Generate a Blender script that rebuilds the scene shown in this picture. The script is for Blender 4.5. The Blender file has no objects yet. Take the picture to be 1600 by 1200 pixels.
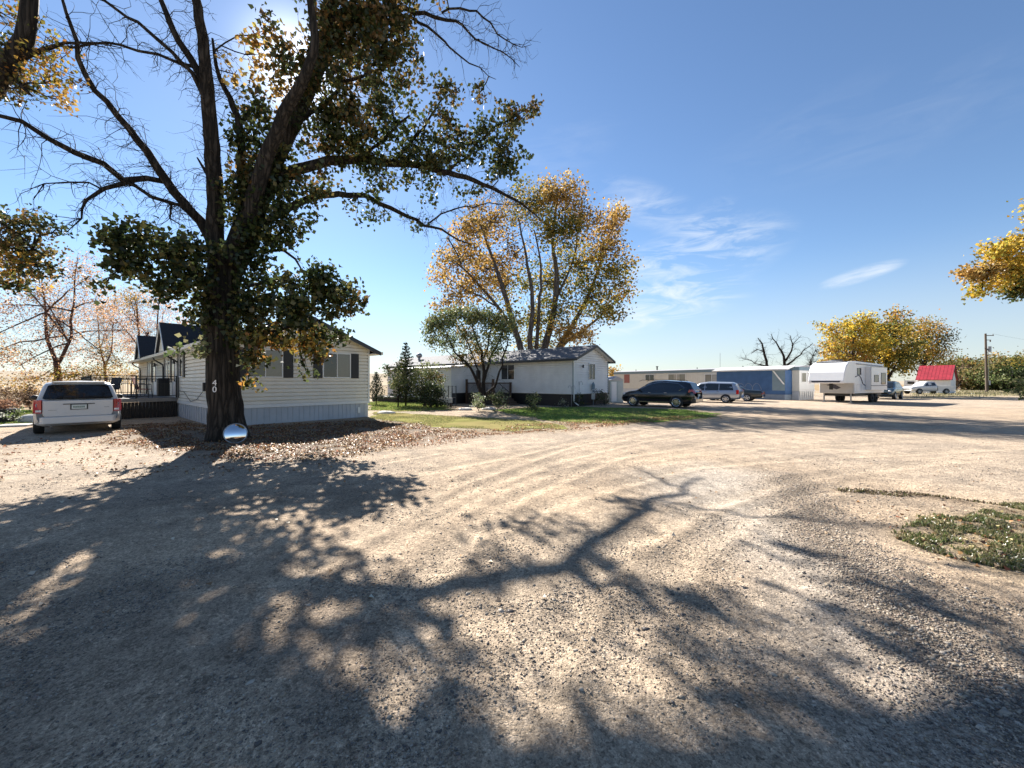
import bpy, math, random
import numpy as np
from mathutils import Vector, Matrix

# ------------------------------------------------------------------ camera, sky, sun
F, H, HZ = 620.0, 1.72, 597.0            # focal length in px of a 1600 px wide picture, eye height, horizon row
scene = bpy.context.scene
col = scene.collection
cam = bpy.data.objects.new('camera', bpy.data.cameras.new('camera'))
col.objects.link(cam)
cam.location = (0, 0, H)
cam.rotation_euler = (math.pi / 2, 0, 0)
cam.data.sensor_width = 36
cam.data.lens = F / 1600 * 36
cam.data.shift_y = -(600 - HZ) / 1600
cam.data.clip_start = 0.05
cam.data.clip_end = 6000
scene.camera = cam

SUN_EL, SUN_AZ = math.radians(34.6), math.radians(-28.4)    # azimuth from +Y towards +X
SD = Vector((math.sin(SUN_AZ) * math.cos(SUN_EL), math.cos(SUN_AZ) * math.cos(SUN_EL), math.sin(SUN_EL)))
sun = bpy.data.objects.new('sun', bpy.data.lights.new('sun', 'SUN'))
col.objects.link(sun)
sun.data.energy = 5.0
sun.data.angle = math.radians(0.5)
sun.data.color = (1.0, 0.95, 0.88)
sun.rotation_euler = SD.to_track_quat('Z', 'Y').to_euler()
sun.location = SD * 60

world = bpy.data.worlds.new('World')
scene.world = world
world.use_nodes = True
wn, wl = world.node_tree.nodes, world.node_tree.links
for n in list(wn): wn.remove(n)
def wnode(t, **k):
    n = wn.new(t)
    for a, b in k.items(): setattr(n, a, b)
    return n
wo = wnode('ShaderNodeOutputWorld'); bg = wnode('ShaderNodeBackground')
sky = wnode('ShaderNodeTexSky', sky_type='NISHITA', sun_disc=False)
sky.sun_elevation = SUN_EL; sky.sun_rotation = SUN_AZ
sky.air_density = 1.0; sky.dust_density = 0.08; sky.ozone_density = 2.2
bg.inputs['Strength'].default_value = 0.05
tc = wnode('ShaderNodeTexCoord')
# thin cirrus: stretched noise inside soft regions of the sky
def cl_region(px, py, rx, ry, ang):
    d = Vector(((px - 800) / F, 1, (HZ - py) / F)).normalized()
    r = Vector((1, 0, 0)); r = (r - d * r.dot(d)).normalized(); u = r.cross(d)
    ca, sa = math.cos(ang), math.sin(ang)
    a = (r * ca + u * sa) / (rx / F * d.y); b = (-r * sa + u * ca) / (ry / F * d.y)
    out = []
    for v in (a, b):
        n = wnode('ShaderNodeVectorMath', operation='DOT_PRODUCT'); n.inputs[1].default_value = v
        s = wnode('ShaderNodeVectorMath', operation='SUBTRACT'); s.inputs[1].default_value = d
        wl.new(tc.outputs['Generated'], s.inputs[0]); wl.new(s.outputs[0], n.inputs[0])
        m = wnode('ShaderNodeMath', operation='MULTIPLY'); wl.new(n.outputs['Value'], m.inputs[0]); wl.new(n.outputs['Value'], m.inputs[1])
        out.append(m.outputs[0])
    s = wnode('ShaderNodeMath', operation='ADD'); wl.new(out[0], s.inputs[0]); wl.new(out[1], s.inputs[1])
    m = wnode('ShaderNodeMapRange'); wl.new(s.outputs[0], m.inputs[0])
    m.interpolation_type = 'SMOOTHSTEP'
    m.inputs[1].default_value = 0.0; m.inputs[2].default_value = 1.0; m.inputs[3].default_value = 1; m.inputs[4].default_value = 0
    return m.outputs[0]
acc = None
for reg, k in (((1080, 405, 150, 62, .3), .8), ((1030, 480, 150, 40, .25), .75), ((1000, 320, 110, 40, -.25), .45), ((1110, 340, 50, 30, .5), .5), ((1342, 430, 60, 14, .38), .8), ((1340, 200, 260, 90, .3), .05), ((800, 290, 200, 60, .5), .10)):
    o = cl_region(*reg)
    m = wnode('ShaderNodeMath', operation='MULTIPLY'); wl.new(o, m.inputs[0]); m.inputs[1].default_value = k
    if acc is None: acc = m.outputs[0]
    else:
        a = wnode('ShaderNodeMath', operation='ADD'); wl.new(acc, a.inputs[0]); wl.new(m.outputs[0], a.inputs[1]); acc = a.outputs[0]
mp = wnode('ShaderNodeMapping'); mp.inputs['Rotation'].default_value = (0, math.radians(20), 0); mp.inputs['Scale'].default_value = (5, 5, 22)
wl.new(tc.outputs['Generated'], mp.inputs[0])
nz = wnode('ShaderNodeTexNoise'); nz.inputs['Scale'].default_value = 1.4; nz.inputs['Detail'].default_value = 9; nz.inputs['Roughness'].default_value = .62; nz.inputs['Distortion'].default_value = .9
wl.new(mp.outputs[0], nz.inputs['Vector'])
rm = wnode('ShaderNodeMapRange'); rm.inputs[1].default_value = .42; rm.inputs[2].default_value = .75
wl.new(nz.outputs['Fac'], rm.inputs[0])
cm = wnode('ShaderNodeMath', operation='MULTIPLY'); wl.new(acc, cm.inputs[0]); wl.new(rm.outputs[0], cm.inputs[1])
# low pale haze bank over the horizon and the sun's aureole
sep = wnode('ShaderNodeSeparateXYZ'); wl.new(tc.outputs['Generated'], sep.inputs[0])
hb = wnode('ShaderNodeMapRange'); wl.new(sep.outputs['Z'], hb.inputs[0]); hb.interpolation_type = 'SMOOTHERSTEP'
hb.inputs[1].default_value = 0.0; hb.inputs[2].default_value = .30; hb.inputs[3].default_value = .55; hb.inputs[4].default_value = 0
tint = wnode('ShaderNodeMixRGB', blend_type='MULTIPLY'); tint.inputs[0].default_value = 1; tint.inputs[2].default_value = (0.88, 0.97, 1.06, 1)
wl.new(sky.outputs[0], tint.inputs[1])
mx1 = wnode('ShaderNodeMixRGB'); wl.new(hb.outputs[0], mx1.inputs[0]); wl.new(tint.outputs[0], mx1.inputs[1]); mx1.inputs[2].default_value = (4.6, 4.7, 4.8, 1)
mx2 = wnode('ShaderNodeMixRGB'); wl.new(cm.outputs[0], mx2.inputs[0]); wl.new(mx1.outputs[0], mx2.inputs[1]); mx2.inputs[2].default_value = (6.8, 7.1, 7.4, 1)
dp = wnode('ShaderNodeVectorMath', operation='DOT_PRODUCT'); wl.new(tc.outputs['Generated'], dp.inputs[0]); dp.inputs[1].default_value = SD
gl = wnode('ShaderNodeMapRange'); wl.new(dp.outputs['Value'], gl.inputs[0]); gl.inputs[1].default_value = math.cos(math.radians(11)); gl.inputs[2].default_value = 1
pw = wnode('ShaderNodeMath', operation='POWER'); wl.new(gl.outputs[0], pw.inputs[0]); pw.inputs[1].default_value = 8
ml = wnode('ShaderNodeMath', operation='MULTIPLY'); wl.new(pw.outputs[0], ml.inputs[0]); ml.inputs[1].default_value = 9
ad = wnode('ShaderNodeMixRGB', blend_type='ADD'); ad.inputs[0].default_value = 1
wl.new(mx2.outputs[0], ad.inputs[1]); wl.new(ml.outputs[0], ad.inputs[2])
wl.new(ad.outputs[0], bg.inputs['Color']); wl.new(bg.outputs[0], wo.inputs[0])

scene.view_settings.view_transform = 'Standard'
scene.view_settings.look = 'None'
scene.view_settings.gamma = 1
scene.view_settings.exposure = 1.62

rng = np.random.default_rng(7)
random.seed(7)

# ------------------------------------------------------------------ helpers
def G(px, py):                       # ground point seen at a pixel
    Y = F * H / (py - HZ)
    return np.array([(px - 800) / F * Y, Y, 0.0])
def P(px, py, Y):                    # point at a pixel and a depth
    return np.array([(px - 800) / F * Y, Y, H - (py - HZ) / F * Y])

class MB:
    def __init__(s): s.v = []; s.f = []; s.n = 0
    def add(s, vs, fs):
        b = s.n; s.v.extend([tuple(p) for p in vs]); s.n += len(vs)
        s.f.extend([tuple(i + b for i in f) for f in fs]); return s
    def box(s, x0, x1, y0, y1, z0, z1):
        v = [(x, y, z) for x in (x0, x1) for y in (y0, y1) for z in (z0, z1)]
        return s.add(v, [(0, 1, 3, 2), (4, 6, 7, 5), (0, 4, 5, 1), (2, 3, 7, 6), (0, 2, 6, 4), (1, 5, 7, 3)])
    def cyl(s, p, q, r, n=12, r2=None, cap=True):
        return s.tube([p, q], [r, r if r2 is None else r2], n, cap)
    def tube(s, pts, rs, n=8, cap=True):
        pts = [np.asarray(p, float) for p in pts]
        d0 = pts[1] - pts[0]; d0 = d0 / (np.linalg.norm(d0) + 1e-9)
        a = np.cross(d0, (0, 0, 1.0) if abs(d0[2]) < .9 else (1.0, 0, 0)); a /= np.linalg.norm(a)
        vs = []; m = len(pts)
        for i, p in enumerate(pts):
            d = pts[min(i + 1, m - 1)] - pts[max(i - 1, 0)]; d = d / (np.linalg.norm(d) + 1e-9)
            a = a - d * a.dot(d); a /= (np.linalg.norm(a) + 1e-9); b = np.cross(d, a)
            for k in range(n):
                t = 2 * math.pi * k / n
                vs.append(p + rs[i] * (a * math.cos(t) + b * math.sin(t)))
        fs = []
        for i in range(m - 1):
            for k in range(n):
                fs.append((i * n + k, i * n + (k + 1) % n, (i + 1) * n + (k + 1) % n, (i + 1) * n + k))
        if cap: fs.append(tuple(range(n - 1, -1, -1))); fs.append(tuple(range((m - 1) * n, m * n)))
        return s.add(vs, fs)
    def poly(s, vs): return s.add(vs, [tuple(range(len(vs)))])
    def prism(s, pts, d):            # polygon pts extruded by vector d
        n = len(pts); d = np.asarray(d, float)
        v = [np.asarray(p, float) for p in pts]; v = v + [p + d for p in v]
        f = [tuple(range(n - 1, -1, -1)), tuple(range(n, 2 * n))] + [(i, (i + 1) % n, n + (i + 1) % n, n + i) for i in range(n)]
        return s.add(v, f)
    def ellipsoid(s, c, r, nu=14, nv=8, vmin=-90, vmax=90):
        vs = []; fs = []
        for j in range(nv + 1):
            la = math.radians(vmin + (vmax - vmin) * j / nv)
            for i in range(nu):
                lo = 2 * math.pi * i / nu
                vs.append((c[0] + r[0] * math.cos(la) * math.cos(lo), c[1] + r[1] * math.cos(la) * math.sin(lo), c[2] + r[2] * math.sin(la)))
        for j in range(nv):
            for i in range(nu):
                fs.append((j * nu + i, j * nu + (i + 1) % nu, (j + 1) * nu + (i + 1) % nu, (j + 1) * nu + i))
        return s.add(vs, fs)
    def build(s, name, mat, parent=None, smooth=False, bevel=0):
        me = bpy.data.meshes.new(name)
        me.from_pydata([tuple(map(float, p)) for p in s.v], [], s.f); me.update()
        if smooth: me.shade_smooth()
        o = bpy.data.objects.new(name, me); col.objects.link(o)
        if mat: me.materials.append(mat)
        if parent: o.parent = parent
        if bevel:
            b = o.modifiers.new('bevel', 'BEVEL'); b.width = bevel; b.segments = 2; b.limit_method = 'ANGLE'
        return o

def npmesh(name, V, Fq, mat, parent=None, cols=None, smooth=False):     # fast mesh from arrays, Fq (n,k)
    me = bpy.data.meshes.new(name)
    V = np.asarray(V, np.float32); Fq = np.asarray(Fq, np.int32); k = Fq.shape[1]
    me.vertices.add(len(V)); me.vertices.foreach_set('co', V.ravel())
    me.loops.add(Fq.size); me.loops.foreach_set('vertex_index', Fq.ravel())
    me.polygons.add(len(Fq)); me.polygons.foreach_set('loop_start', np.arange(0, Fq.size, k, dtype=np.int32))
    me.polygons.foreach_set('loop_total', np.full(len(Fq), k, np.int32))
    me.update(calc_edges=True)
    if cols is not None:
        at = me.color_attributes.new('Col', 'FLOAT_COLOR', 'POINT')
        c = np.ones((len(V), 4), np.float32); c[:, :cols.shape[1]] = cols
        at.data.foreach_set('color', c.ravel())
    if smooth: me.shade_smooth()
    me.materials.append(mat)
    o = bpy.data.objects.new(name, me); col.objects.link(o)
    if parent: o.parent = parent
    return o

def tag(o, label=None, cat=None, group=None, kind=None):
    if label: o['label'] = label
    if cat: o['category'] = cat
    if group: o['group'] = group
    if kind: o['kind'] = kind
    return o
def thing(name, label, cat, loc=(0, 0, 0), rz=0, group=None):
    o = bpy.data.objects.new(name, None); col.objects.link(o)
    o.location = tuple(map(float, loc)); o.rotation_euler = (0, 0, rz); o.empty_display_size = .3
    return tag(o, label, cat, group)

# ------------------------------------------------------------------ materials
def mat(name, c, rough=.6, metal=0, spec=.5, var=.0, vscale=3.0, bump=0, bscale=40, c2=None, stretch=(1, 1, 1), coat=0, trans=0):
    m = bpy.data.materials.new(name); m.use_nodes = True
    N, L = m.node_tree.nodes, m.node_tree.links
    b = N['Principled BSDF']; b.inputs['Roughness'].default_value = rough; b.inputs['Metallic'].default_value = metal
    b.inputs['Specular IOR Level'].default_value = spec; b.inputs['Base Color'].default_value = (*c, 1)
    if coat: b.inputs['Coat Weight'].default_value = coat; b.inputs['Coat Roughness'].default_value = .04
    if trans: b.inputs['Transmission Weight'].default_value = trans
    t = N.new('ShaderNodeTexCoord'); mpp = N.new('ShaderNodeMapping'); mpp.inputs['Scale'].default_value = stretch
    L.new(t.outputs['Object'], mpp.inputs[0])
    if var or c2:
        n = N.new('ShaderNodeTexNoise'); n.inputs['Scale'].default_value = vscale; n.inputs['Detail'].default_value = 8; n.inputs['Roughness'].default_value = .65
        L.new(mpp.outputs[0], n.inputs['Vector'])
        r = N.new('ShaderNodeMapRange'); r.inputs[1].default_value = .3; r.inputs[2].default_value = .7; L.new(n.outputs['Fac'], r.inputs[0])
        x = N.new('ShaderNodeMixRGB'); L.new(r.outputs[0], x.inputs[0]); x.inputs[1].default_value = (*c, 1)
        x.inputs[2].default_value = (*(c2 if c2 else tuple(k * (1 - var) for k in c)), 1)
        L.new(x.outputs[0], b.inputs['Base Color'])
    if bump:
        n = N.new('ShaderNodeTexNoise'); n.inputs['Scale'].default_value = bscale; n.inputs['Detail'].default_value = 6
        L.new(mpp.outputs[0], n.inputs['Vector'])
        bp = N.new('ShaderNodeBump'); bp.inputs['Strength'].default_value = bump; bp.inputs['Distance'].default_value = .02
        L.new(n.outputs['Fac'], bp.inputs['Height']); L.new(bp.outputs[0], b.inputs['Normal'])
    return m

def leaf_mat(name, trans=.45, gloss=.06):
    m = bpy.data.materials.new(name); m.use_nodes = True
    N, L = m.node_tree.nodes, m.node_tree.links; N.clear()
    o = N.new('ShaderNodeOutputMaterial'); a = N.new('ShaderNodeVertexColor'); a.layer_name = 'Col'
    d = N.new('ShaderNodeBsdfDiffuse'); t = N.new('ShaderNodeBsdfTranslucent'); g = N.new('ShaderNodeBsdfGlossy'); g.inputs['Roughness'].default_value = .35
    L.new(a.outputs[0], d.inputs[0]); L.new(a.outputs[0], t.inputs[0])
    m1 = N.new('ShaderNodeMixShader'); m1.inputs[0].default_value = trans; L.new(d.outputs[0], m1.inputs[1]); L.new(t.outputs[0], m1.inputs[2])
    m2 = N.new('ShaderNodeMixShader'); m2.inputs[0].default_value = gloss; L.new(m1.outputs[0], m2.inputs[1]); L.new(g.outputs[0], m2.inputs[2])
    L.new(m2.outputs[0], o.inputs[0])
    return m

def bark_mat(name, c1, c2, sc=1.0):
    m = bpy.data.materials.new(name); m.use_nodes = True
    N, L = m.node_tree.nodes, m.node_tree.links; b = N['Principled BSDF']; b.inputs['Roughness'].default_value = .9; b.inputs['Specular IOR Level'].default_value = .2
    t = N.new('ShaderNodeTexCoord'); mp_ = N.new('ShaderNodeMapping'); mp_.inputs['Scale'].default_value = (11 * sc, 11 * sc, .9 * sc); L.new(t.outputs['Object'], mp_.inputs[0])
    n = N.new('ShaderNodeTexNoise'); n.inputs['Scale'].default_value = 1.6; n.inputs['Detail'].default_value = 9; n.inputs['Distortion'].default_value = .8; L.new(mp_.outputs[0], n.inputs['Vector'])
    v = N.new('ShaderNodeTexVoronoi'); v.feature = 'DISTANCE_TO_EDGE'; v.inputs['Scale'].default_value = 1.6; 
    mm = N.new('ShaderNodeMixRGB'); mm.inputs[0].default_value = .5; L.new(mp_.outputs[0], mm.inputs[1]); L.new(n.outputs['Color'], mm.inputs[2]); L.new(mm.outputs[0], v.inputs['Vector'])
    r = N.new('ShaderNodeMapRange'); r.inputs[2].default_value = .28; L.new(v.outputs['Distance'], r.inputs[0])
    q = N.new('ShaderNodeMath'); q.operation = 'MULTIPLY'; L.new(r.outputs[0], q.inputs[0]); L.new(n.outputs['Fac'], q.inputs[1])
    x = N.new('ShaderNodeMixRGB'); L.new(q.outputs[0], x.inputs[0]); x.inputs[1].default_value = (*c1, 1); x.inputs[2].default_value = (*c2, 1); L.new(x.outputs[0], b.inputs['Base Color'])
    bp = N.new('ShaderNodeBump'); bp.inputs['Strength'].default_value = 1; bp.inputs['Distance'].default_value = .05; L.new(q.outputs[0], bp.inputs['Height']); L.new(bp.outputs[0], b.inputs['Normal'])
    return m

M = dict(
    siding=mat('cream_siding', (.80, .745, .64), .55, var=.18, vscale=.9, bump=.15, bscale=60),
    siding2=mat('white_siding', (.80, .80, .79), .5, var=.18, vscale=1.2, bump=.1, bscale=60),
    trim=mat('white_trim', (.76, .75, .72), .5, var=.08, vscale=4),
    skirt=mat('grey_skirting', (.47, .49, .52), .55, var=.15, vscale=2, bump=.1),
    black=mat('black_paint', (.012, .012, .013), .5, var=.3),
    darkwood=mat('dark_wood', (.03, .024, .02), .8, var=.5, vscale=8, bump=.3),
    brownwood=mat('brown_wood', (.10, .06, .04), .8, var=.4, vscale=8, bump=.3),
    greywood=mat('weathered_wood', (.25, .23, .21), .85, var=.35, vscale=6, bump=.4),
    roofdark=mat('dark_shingles', (.028, .030, .036), .9, var=.5, vscale=22, bump=.6, bscale=60),
    roofgrey=mat('grey_shingles', (.17, .165, .165), .9, c2=(.09, .09, .10), vscale=25, bump=.6, bscale=60),
    roofmetal=mat('pale_metal_roof', (.42, .40, .40), .45, var=.2, vscale=4),
    gutter=mat('dark_gutter', (.02, .023, .025), .4),
    glass=mat('dark_glass', (.012, .014, .016), .04, spec=.8),
    blind=mat('glass_over_blind', (.20, .19, .155), .12, spec=.7, var=.25, vscale=9, stretch=(1, 1, 8)),
    curtain=mat('glass_over_curtain', (.38, .36, .32), .15, spec=.6, var=.4, vscale=5, stretch=(6, 6, .5)),
    chrome=mat('chrome', (.75, .75, .76), .12, metal=1),
    alloy=mat('alloy_rim', (.62, .62, .64), .28, metal=1),
    tyre=mat('tyre_rubber', (.02, .02, .02), .85, var=.3, vscale=20),
    mirror=mat('mirror_face', (.82, .84, .85), .03, metal=1),
    vanwhite=mat('white_car_paint', (.62, .62, .61), .3, coat=.6, var=.05),
    suvblack=mat('black_car_paint', (.006, .006, .008), .18, coat=1),
    silver=mat('silver_car_paint', (.42, .45, .50), .3, metal=.55, coat=.7),
    sedan=mat('dark_car_paint', (.02, .026, .026), .28, coat=.8),
    green=mat('dark_green_car_paint', (.03, .038, .035), .25, coat=.8),
    plastic=mat('dark_plastic', (.02, .02, .02), .6),
    red=mat('red_lens', (.45, .012, .012), .15, spec=.8),
    clear=mat('clear_lens', (.75, .75, .75), .1, spec=.8),
    plate=mat('number_plate', (.62, .66, .62), .4),
    plateink=mat('plate_ink', (.03, .10, .05), .5),
    tan=mat('tan_siding', (.62, .60, .53), .6, var=.12, vscale=2, bump=.1),
    bluegrey=mat('blue_grey_trim', (.17, .24, .28), .5, var=.15),
    blue=mat('blue_panel', (.022, .075, .19), .6, c2=(.04, .11, .25), vscale=1.6, bump=.2),
    paleblue=mat('pale_blue_skirt', (.22, .27, .34), .6, var=.3, vscale=2),
    rv=mat('rv_fibreglass', (.78, .78, .78), .3, var=.05, coat=.3),
    rvgrey=mat('rv_lower_panel', (.42, .42, .42), .5, var=.12),
    stripe=mat('rv_stripe', (.05, .05, .07), .4),
    redroof=mat('red_metal_roof', (.42, .035, .05), .5, var=.45, vscale=2),
    pole=mat('pole_wood', (.16, .12, .09), .9, var=.4, vscale=6, stretch=(4, 4, .5)),
    grey=mat('grey_metal', (.30, .31, .32), .4, metal=.7),
    shedgreen=mat('pale_green_metal', (.42, .47, .45), .5, var=.15),
    concrete=mat('concrete_slab', (.55, .53, .50), .9, var=.25, vscale=6, bump=.3),
    num=mat('white_number_paint', (.8, .79, .76), .5),
    orange=mat('cut_wood', (.42, .20, .09), .85, var=.4, vscale=14),
    chairred=mat('faded_red_fabric', (.30, .12, .10), .8),
    bark=bark_mat('cottonwood_bark', (.012, .010, .008), (.10, .082, .065)),
    barkgrey=bark_mat('grey_bark', (.06, .05, .045), (.30, .26, .23), 1.2),
    barkred=bark_mat('reddish_bark', (.10, .055, .045), (.32, .19, .15), 1.5),
    barkdark=bark_mat('dark_twig_bark', (.015, .012, .011), (.07, .055, .045), 1.5),
    leaf=leaf_mat('cottonwood_leaf', .4, .03), leafthin=leaf_mat('thin_autumn_leaf', .5, .015), needle=leaf_mat('needle', .15, .03),
    litter=leaf_mat('dry_fallen_leaf', .10, .02), blade=leaf_mat('grass_blade', .35, .05),
)

# ------------------------------------------------------------------ noise
def vnoise(x, y, s, seed=0):
    x = np.asarray(x) / s + 1000.5 + seed * 17.3; y = np.asarray(y) / s + 1000.5 + seed * 9.1
    xi = np.floor(x).astype(np.int64); yi = np.floor(y).astype(np.int64); fx = x - xi; fy = y - yi
    fx = fx * fx * (3 - 2 * fx); fy = fy * fy * (3 - 2 * fy)
    def h(a, b):
        n = (a * 374761393 + b * 668265263 + seed * 1442695) & 0xffffffff
        n = ((n ^ (n >> 13)) * 1274126177) & 0xffffffff
        return ((n ^ (n >> 16)) & 0xffff) / 65535.0
    return (h(xi, yi) * (1 - fx) + h(xi + 1, yi) * fx) * (1 - fy) + (h(xi, yi + 1) * (1 - fx) + h(xi + 1, yi + 1) * fx) * fy
def fbm(x, y, s, o=4, seed=0):
    t = 0; a = .5; 
    for i in range(o): t = t + a * vnoise(x, y, s / 2 ** i, seed + i); a *= .5
    return t / (1 - .5 ** o)
def segdist(X, Y, pts):
    d = np.full(X.shape, 1e9)
    for (a, b) in zip(pts[:-1], pts[1:]):
        ax, ay = a[0], a[1]; dx, dy = b[0] - ax, b[1] - ay; l2 = dx * dx + dy * dy + 1e-9
        t = np.clip(((X - ax) * dx + (Y - ay) * dy) / l2, 0, 1)
        d = np.minimum(d, np.hypot(X - ax - t * dx, Y - ay - t * dy))
    return d
def inpoly(X, Y, pts):
    c = np.zeros(X.shape, bool); n = len(pts); j = n - 1
    for i in range(n):
        xi, yi = pts[i][0], pts[i][1]; xj, yj = pts[j][0], pts[j][1]
        c ^= ((yi > Y) != (yj > Y)) & (X < (xj - xi) * (Y - yi) / (yj - yi + 1e-12) + xi); j = i
    return c
def polymask(X, Y, pts, soft):
    d = segdist(X, Y, list(pts) + [pts[0]]); s = np.where(inpoly(X, Y, pts), d, -d)
    return np.clip(s / soft * .5 + .5, 0, 1)
sstep = lambda a, b, x: (lambda t: t * t * (3 - 2 * t))(np.clip((x - a) / (b - a), 0, 1))

# ------------------------------------------------------------------ ground
def gp(l): return [G(x, y)[:2] for x, y in l]
LANE = gp([(1000, 742), (1090, 722), (1200, 742), (1262, 800), (1330, 880), (1420, 980), (1600, 1140), (1650, 1230), (1480, 1180), (1290, 1020), (1190, 900), (1080, 800)])
COARSE = gp([(1228, 745), (1262, 800), (1332, 890), (1430, 985), (1620, 1150), (1900, 1260)])
NEARGREY = gp([(640, 1400), (700, 1000), (800, 830), (960, 790), (1060, 900), (1150, 1050), (1260, 1400)])
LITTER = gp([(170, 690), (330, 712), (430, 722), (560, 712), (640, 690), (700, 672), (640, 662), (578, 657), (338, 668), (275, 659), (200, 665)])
LITTER2 = gp([(560, 694), (650, 700), (740, 682), (860, 676), (1010, 660), (1125, 651), (1060, 650), (860, 662), (700, 672), (600, 680)])
LAWN1 = gp([(800, 648), (842, 655), (900, 661), (985, 661), (1060, 657), (1118, 650.5), (1105, 645), (1060, 640), (980, 638), (900, 636), (820, 637), (770, 641)])
LAWN2 = gp([(578, 655), (640, 662), (720, 669), (800, 673), (880, 668), (860, 661), (780, 655), (700, 651), (620, 645), (585, 644)])
LAWN3 = gp([(-500, 690), (-150, 672), (0, 666), (40, 663), (85, 658), (85, 641), (-200, 641), (-700, 650)])
LAWN4 = gp([(578, 641), (640, 643), (700, 640), (690, 629), (590, 627), (575, 630)])
EDGEGRASS = gp([(1415, 826), (1440, 812), (1480, 800), (1530, 812), (1560, 800), (1620, 786), (1760, 800), (1800, 930), (1610, 900), (1530, 880), (1440, 856)])
FARGRASS = gp([(1424, 622), (1600, 618.5), (1800, 617), (1800, 608), (1500, 608), (1424, 610)])
BERM = gp([(1310, 766), (1360, 769), (1420, 775), (1480, 783), (1530, 792), (1620, 806)])
RUTS = [gp([(560, 900), (700, 800), (860, 742), (1060, 712), (1200, 700), (1420, 690)]), gp([(620, 940), (760, 830), (900, 775), (1080, 730), (1300, 715), (1600, 700)]), gp([(820, 1190), (860, 1000), (960, 860), (1100, 790), (1250, 750), (1500, 720)]), gp([(940, 1190), (985, 1000), (1060, 870), (1180, 800), (1330, 760)]),
        gp([(0, 860), (240, 800), (480, 745), (700, 705)]), gp([(0, 760), (240, 735), (480, 715), (640, 700)]),
        gp([(560, 760), (760, 720), (900, 690), (1040, 668), (1200, 652)]), gp([(600, 830), (700, 780), (860, 722), (1000, 690), (1150, 668)]),
        gp([(330, 1000), (520, 860), (700, 760), (880, 700), (1000, 674)]), gp([(640, 1190), (650, 1000), (700, 860), (800, 780), (960, 715), (1200, 680)])]

def ground_h(X, Y):
    near = 1 / (1 + (np.hypot(X, Y) / 14.0) ** 2)
    h = (fbm(X, Y, 3.2, 3, 11) - .5) * .07 * near + (fbm(X, Y, .55, 3, 5) - .5) * .022 * near
    for r in RUTS[1:]:
        d = segdist(X, Y, r); h = h + (-.018 * np.exp(-(d / .13) ** 2) + .010 * np.exp(-((d - .24) / .08) ** 2)) * np.minimum(near * 3, 1)
    d = segdist(X, Y, BERM); h = h + .035 * np.exp(-(d / .10) ** 2)
    d = segdist(X, Y, COARSE); h = h + .03 * np.exp(-(d / .4) ** 2) * near
    h = h * sstep(0, 1, 1 - np.exp(-np.hypot(X, Y)))
    return h
def spread(a, n, p):                 # symmetric spacing, dense near zero
    t = np.linspace(-1, 1, n); return np.sinh(t * p) / math.sinh(p) * a
ysp = [-25.0]
while ysp[-1] < 1500:
    y = ysp[-1]; ysp.append(y + (1.2 if y < -3 else .25 if y < 1 else max(.028, y * .0115) if y < 40 else y * .03))
ysp = np.array(ysp); xsp = spread(1500, 560, 9.2)
XX, YY = np.meshgrid(xsp, ysp)
ZZ = ground_h(XX, YY)
n1 = fbm(XX, YY, 1.7, 5, 21)[..., None]; n2 = fbm(XX, YY, .35, 4, 31)[..., None]; n3 = fbm(XX, YY, 9, 4, 41)[..., None]
tan_ = np.array([.50, .415, .32]); tan2 = np.array([.33, .28, .225]); grey = np.array([.43, .41, .38]); darkg = np.array([.18, .155, .13])
C = tan2 + (tan_ - tan2) * sstep(.3, .65, n1 * .6 + n2 * .4)
C = C * (1 - .35 * sstep(.45, .7, n3)) + grey * (.35 * sstep(.45, .7, n3))
wx = (fbm(XX, YY, .8, 4, 51) - .5) * .7; wy = (fbm(XX, YY, .8, 4, 61) - .5) * .7
def mixc(C, m, c): return C * (1 - m[..., None]) + np.array(c) * m[..., None]
C = mixc(C, polymask(XX + wx, YY + wy, LANE, .6) * .85, grey * 1.08)
C = mixc(C, polymask(XX + wx, YY + wy, NEARGREY, .8) * .45, [.36, .335, .29])
C = mixc(C, np.exp(-((segdist(XX + wx * .6, YY + wy * .6, COARSE) / .32) ** 2)) * .75, darkg)
road = sstep(14, 30, YY) * sstep(1, 8, XX) * (1 - sstep(60, 90, YY))
C = mixc(C, road * .55, [.47, .42, .36])
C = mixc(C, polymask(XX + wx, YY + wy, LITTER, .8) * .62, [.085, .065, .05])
C = mixc(C, polymask(XX + wx, YY + wy, LITTER2, .7) * sstep(.35, .6, n2[..., 0]) * .7, [.16, .10, .06])
for L_, s_ in ((LAWN1, .5), (LAWN2, .6), (LAWN3, .6), (LAWN4, .6)):
    C = mixc(C, polymask(XX + wx, YY + wy, L_, s_ * 2) * .75, [.12, .13, .04])
C = mixc(C, polymask(XX + wx * .5, YY + wy * .5, EDGEGRASS, .3) * .55, [.17, .15, .07])
for r in RUTS: C = mixc(C, np.exp(-(segdist(XX + wx * .2, YY + wy * .2, r) / .15) ** 2) * .38, [.53, .46, .37])
for r in RUTS: C = mixc(C, np.exp(-((segdist(XX + wx * .2, YY + wy * .2, r) - .27) / .07) ** 2) * .30, [.22, .19, .155])
C = mixc(C, np.exp(-(segdist(XX, YY, BERM) / .09) ** 2) * .8, [.10, .075, .05])
far = np.maximum(sstep(55, 75, YY) * (1 - .0 * XX), sstep(-16, -26, XX) * sstep(19, 24, YY) * (1 - sstep(-12, -8, XX)))
far = np.maximum(far, sstep(38, 44, YY) * (XX < 20))
C = mixc(C, far * (1 - polymask(XX, YY, LAWN3, 1)), [.34, .27, .17])
C = mixc(C, polymask(XX + wx * 4, YY + wy * 4, FARGRASS, 4) * .7, [.20, .19, .08])
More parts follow.
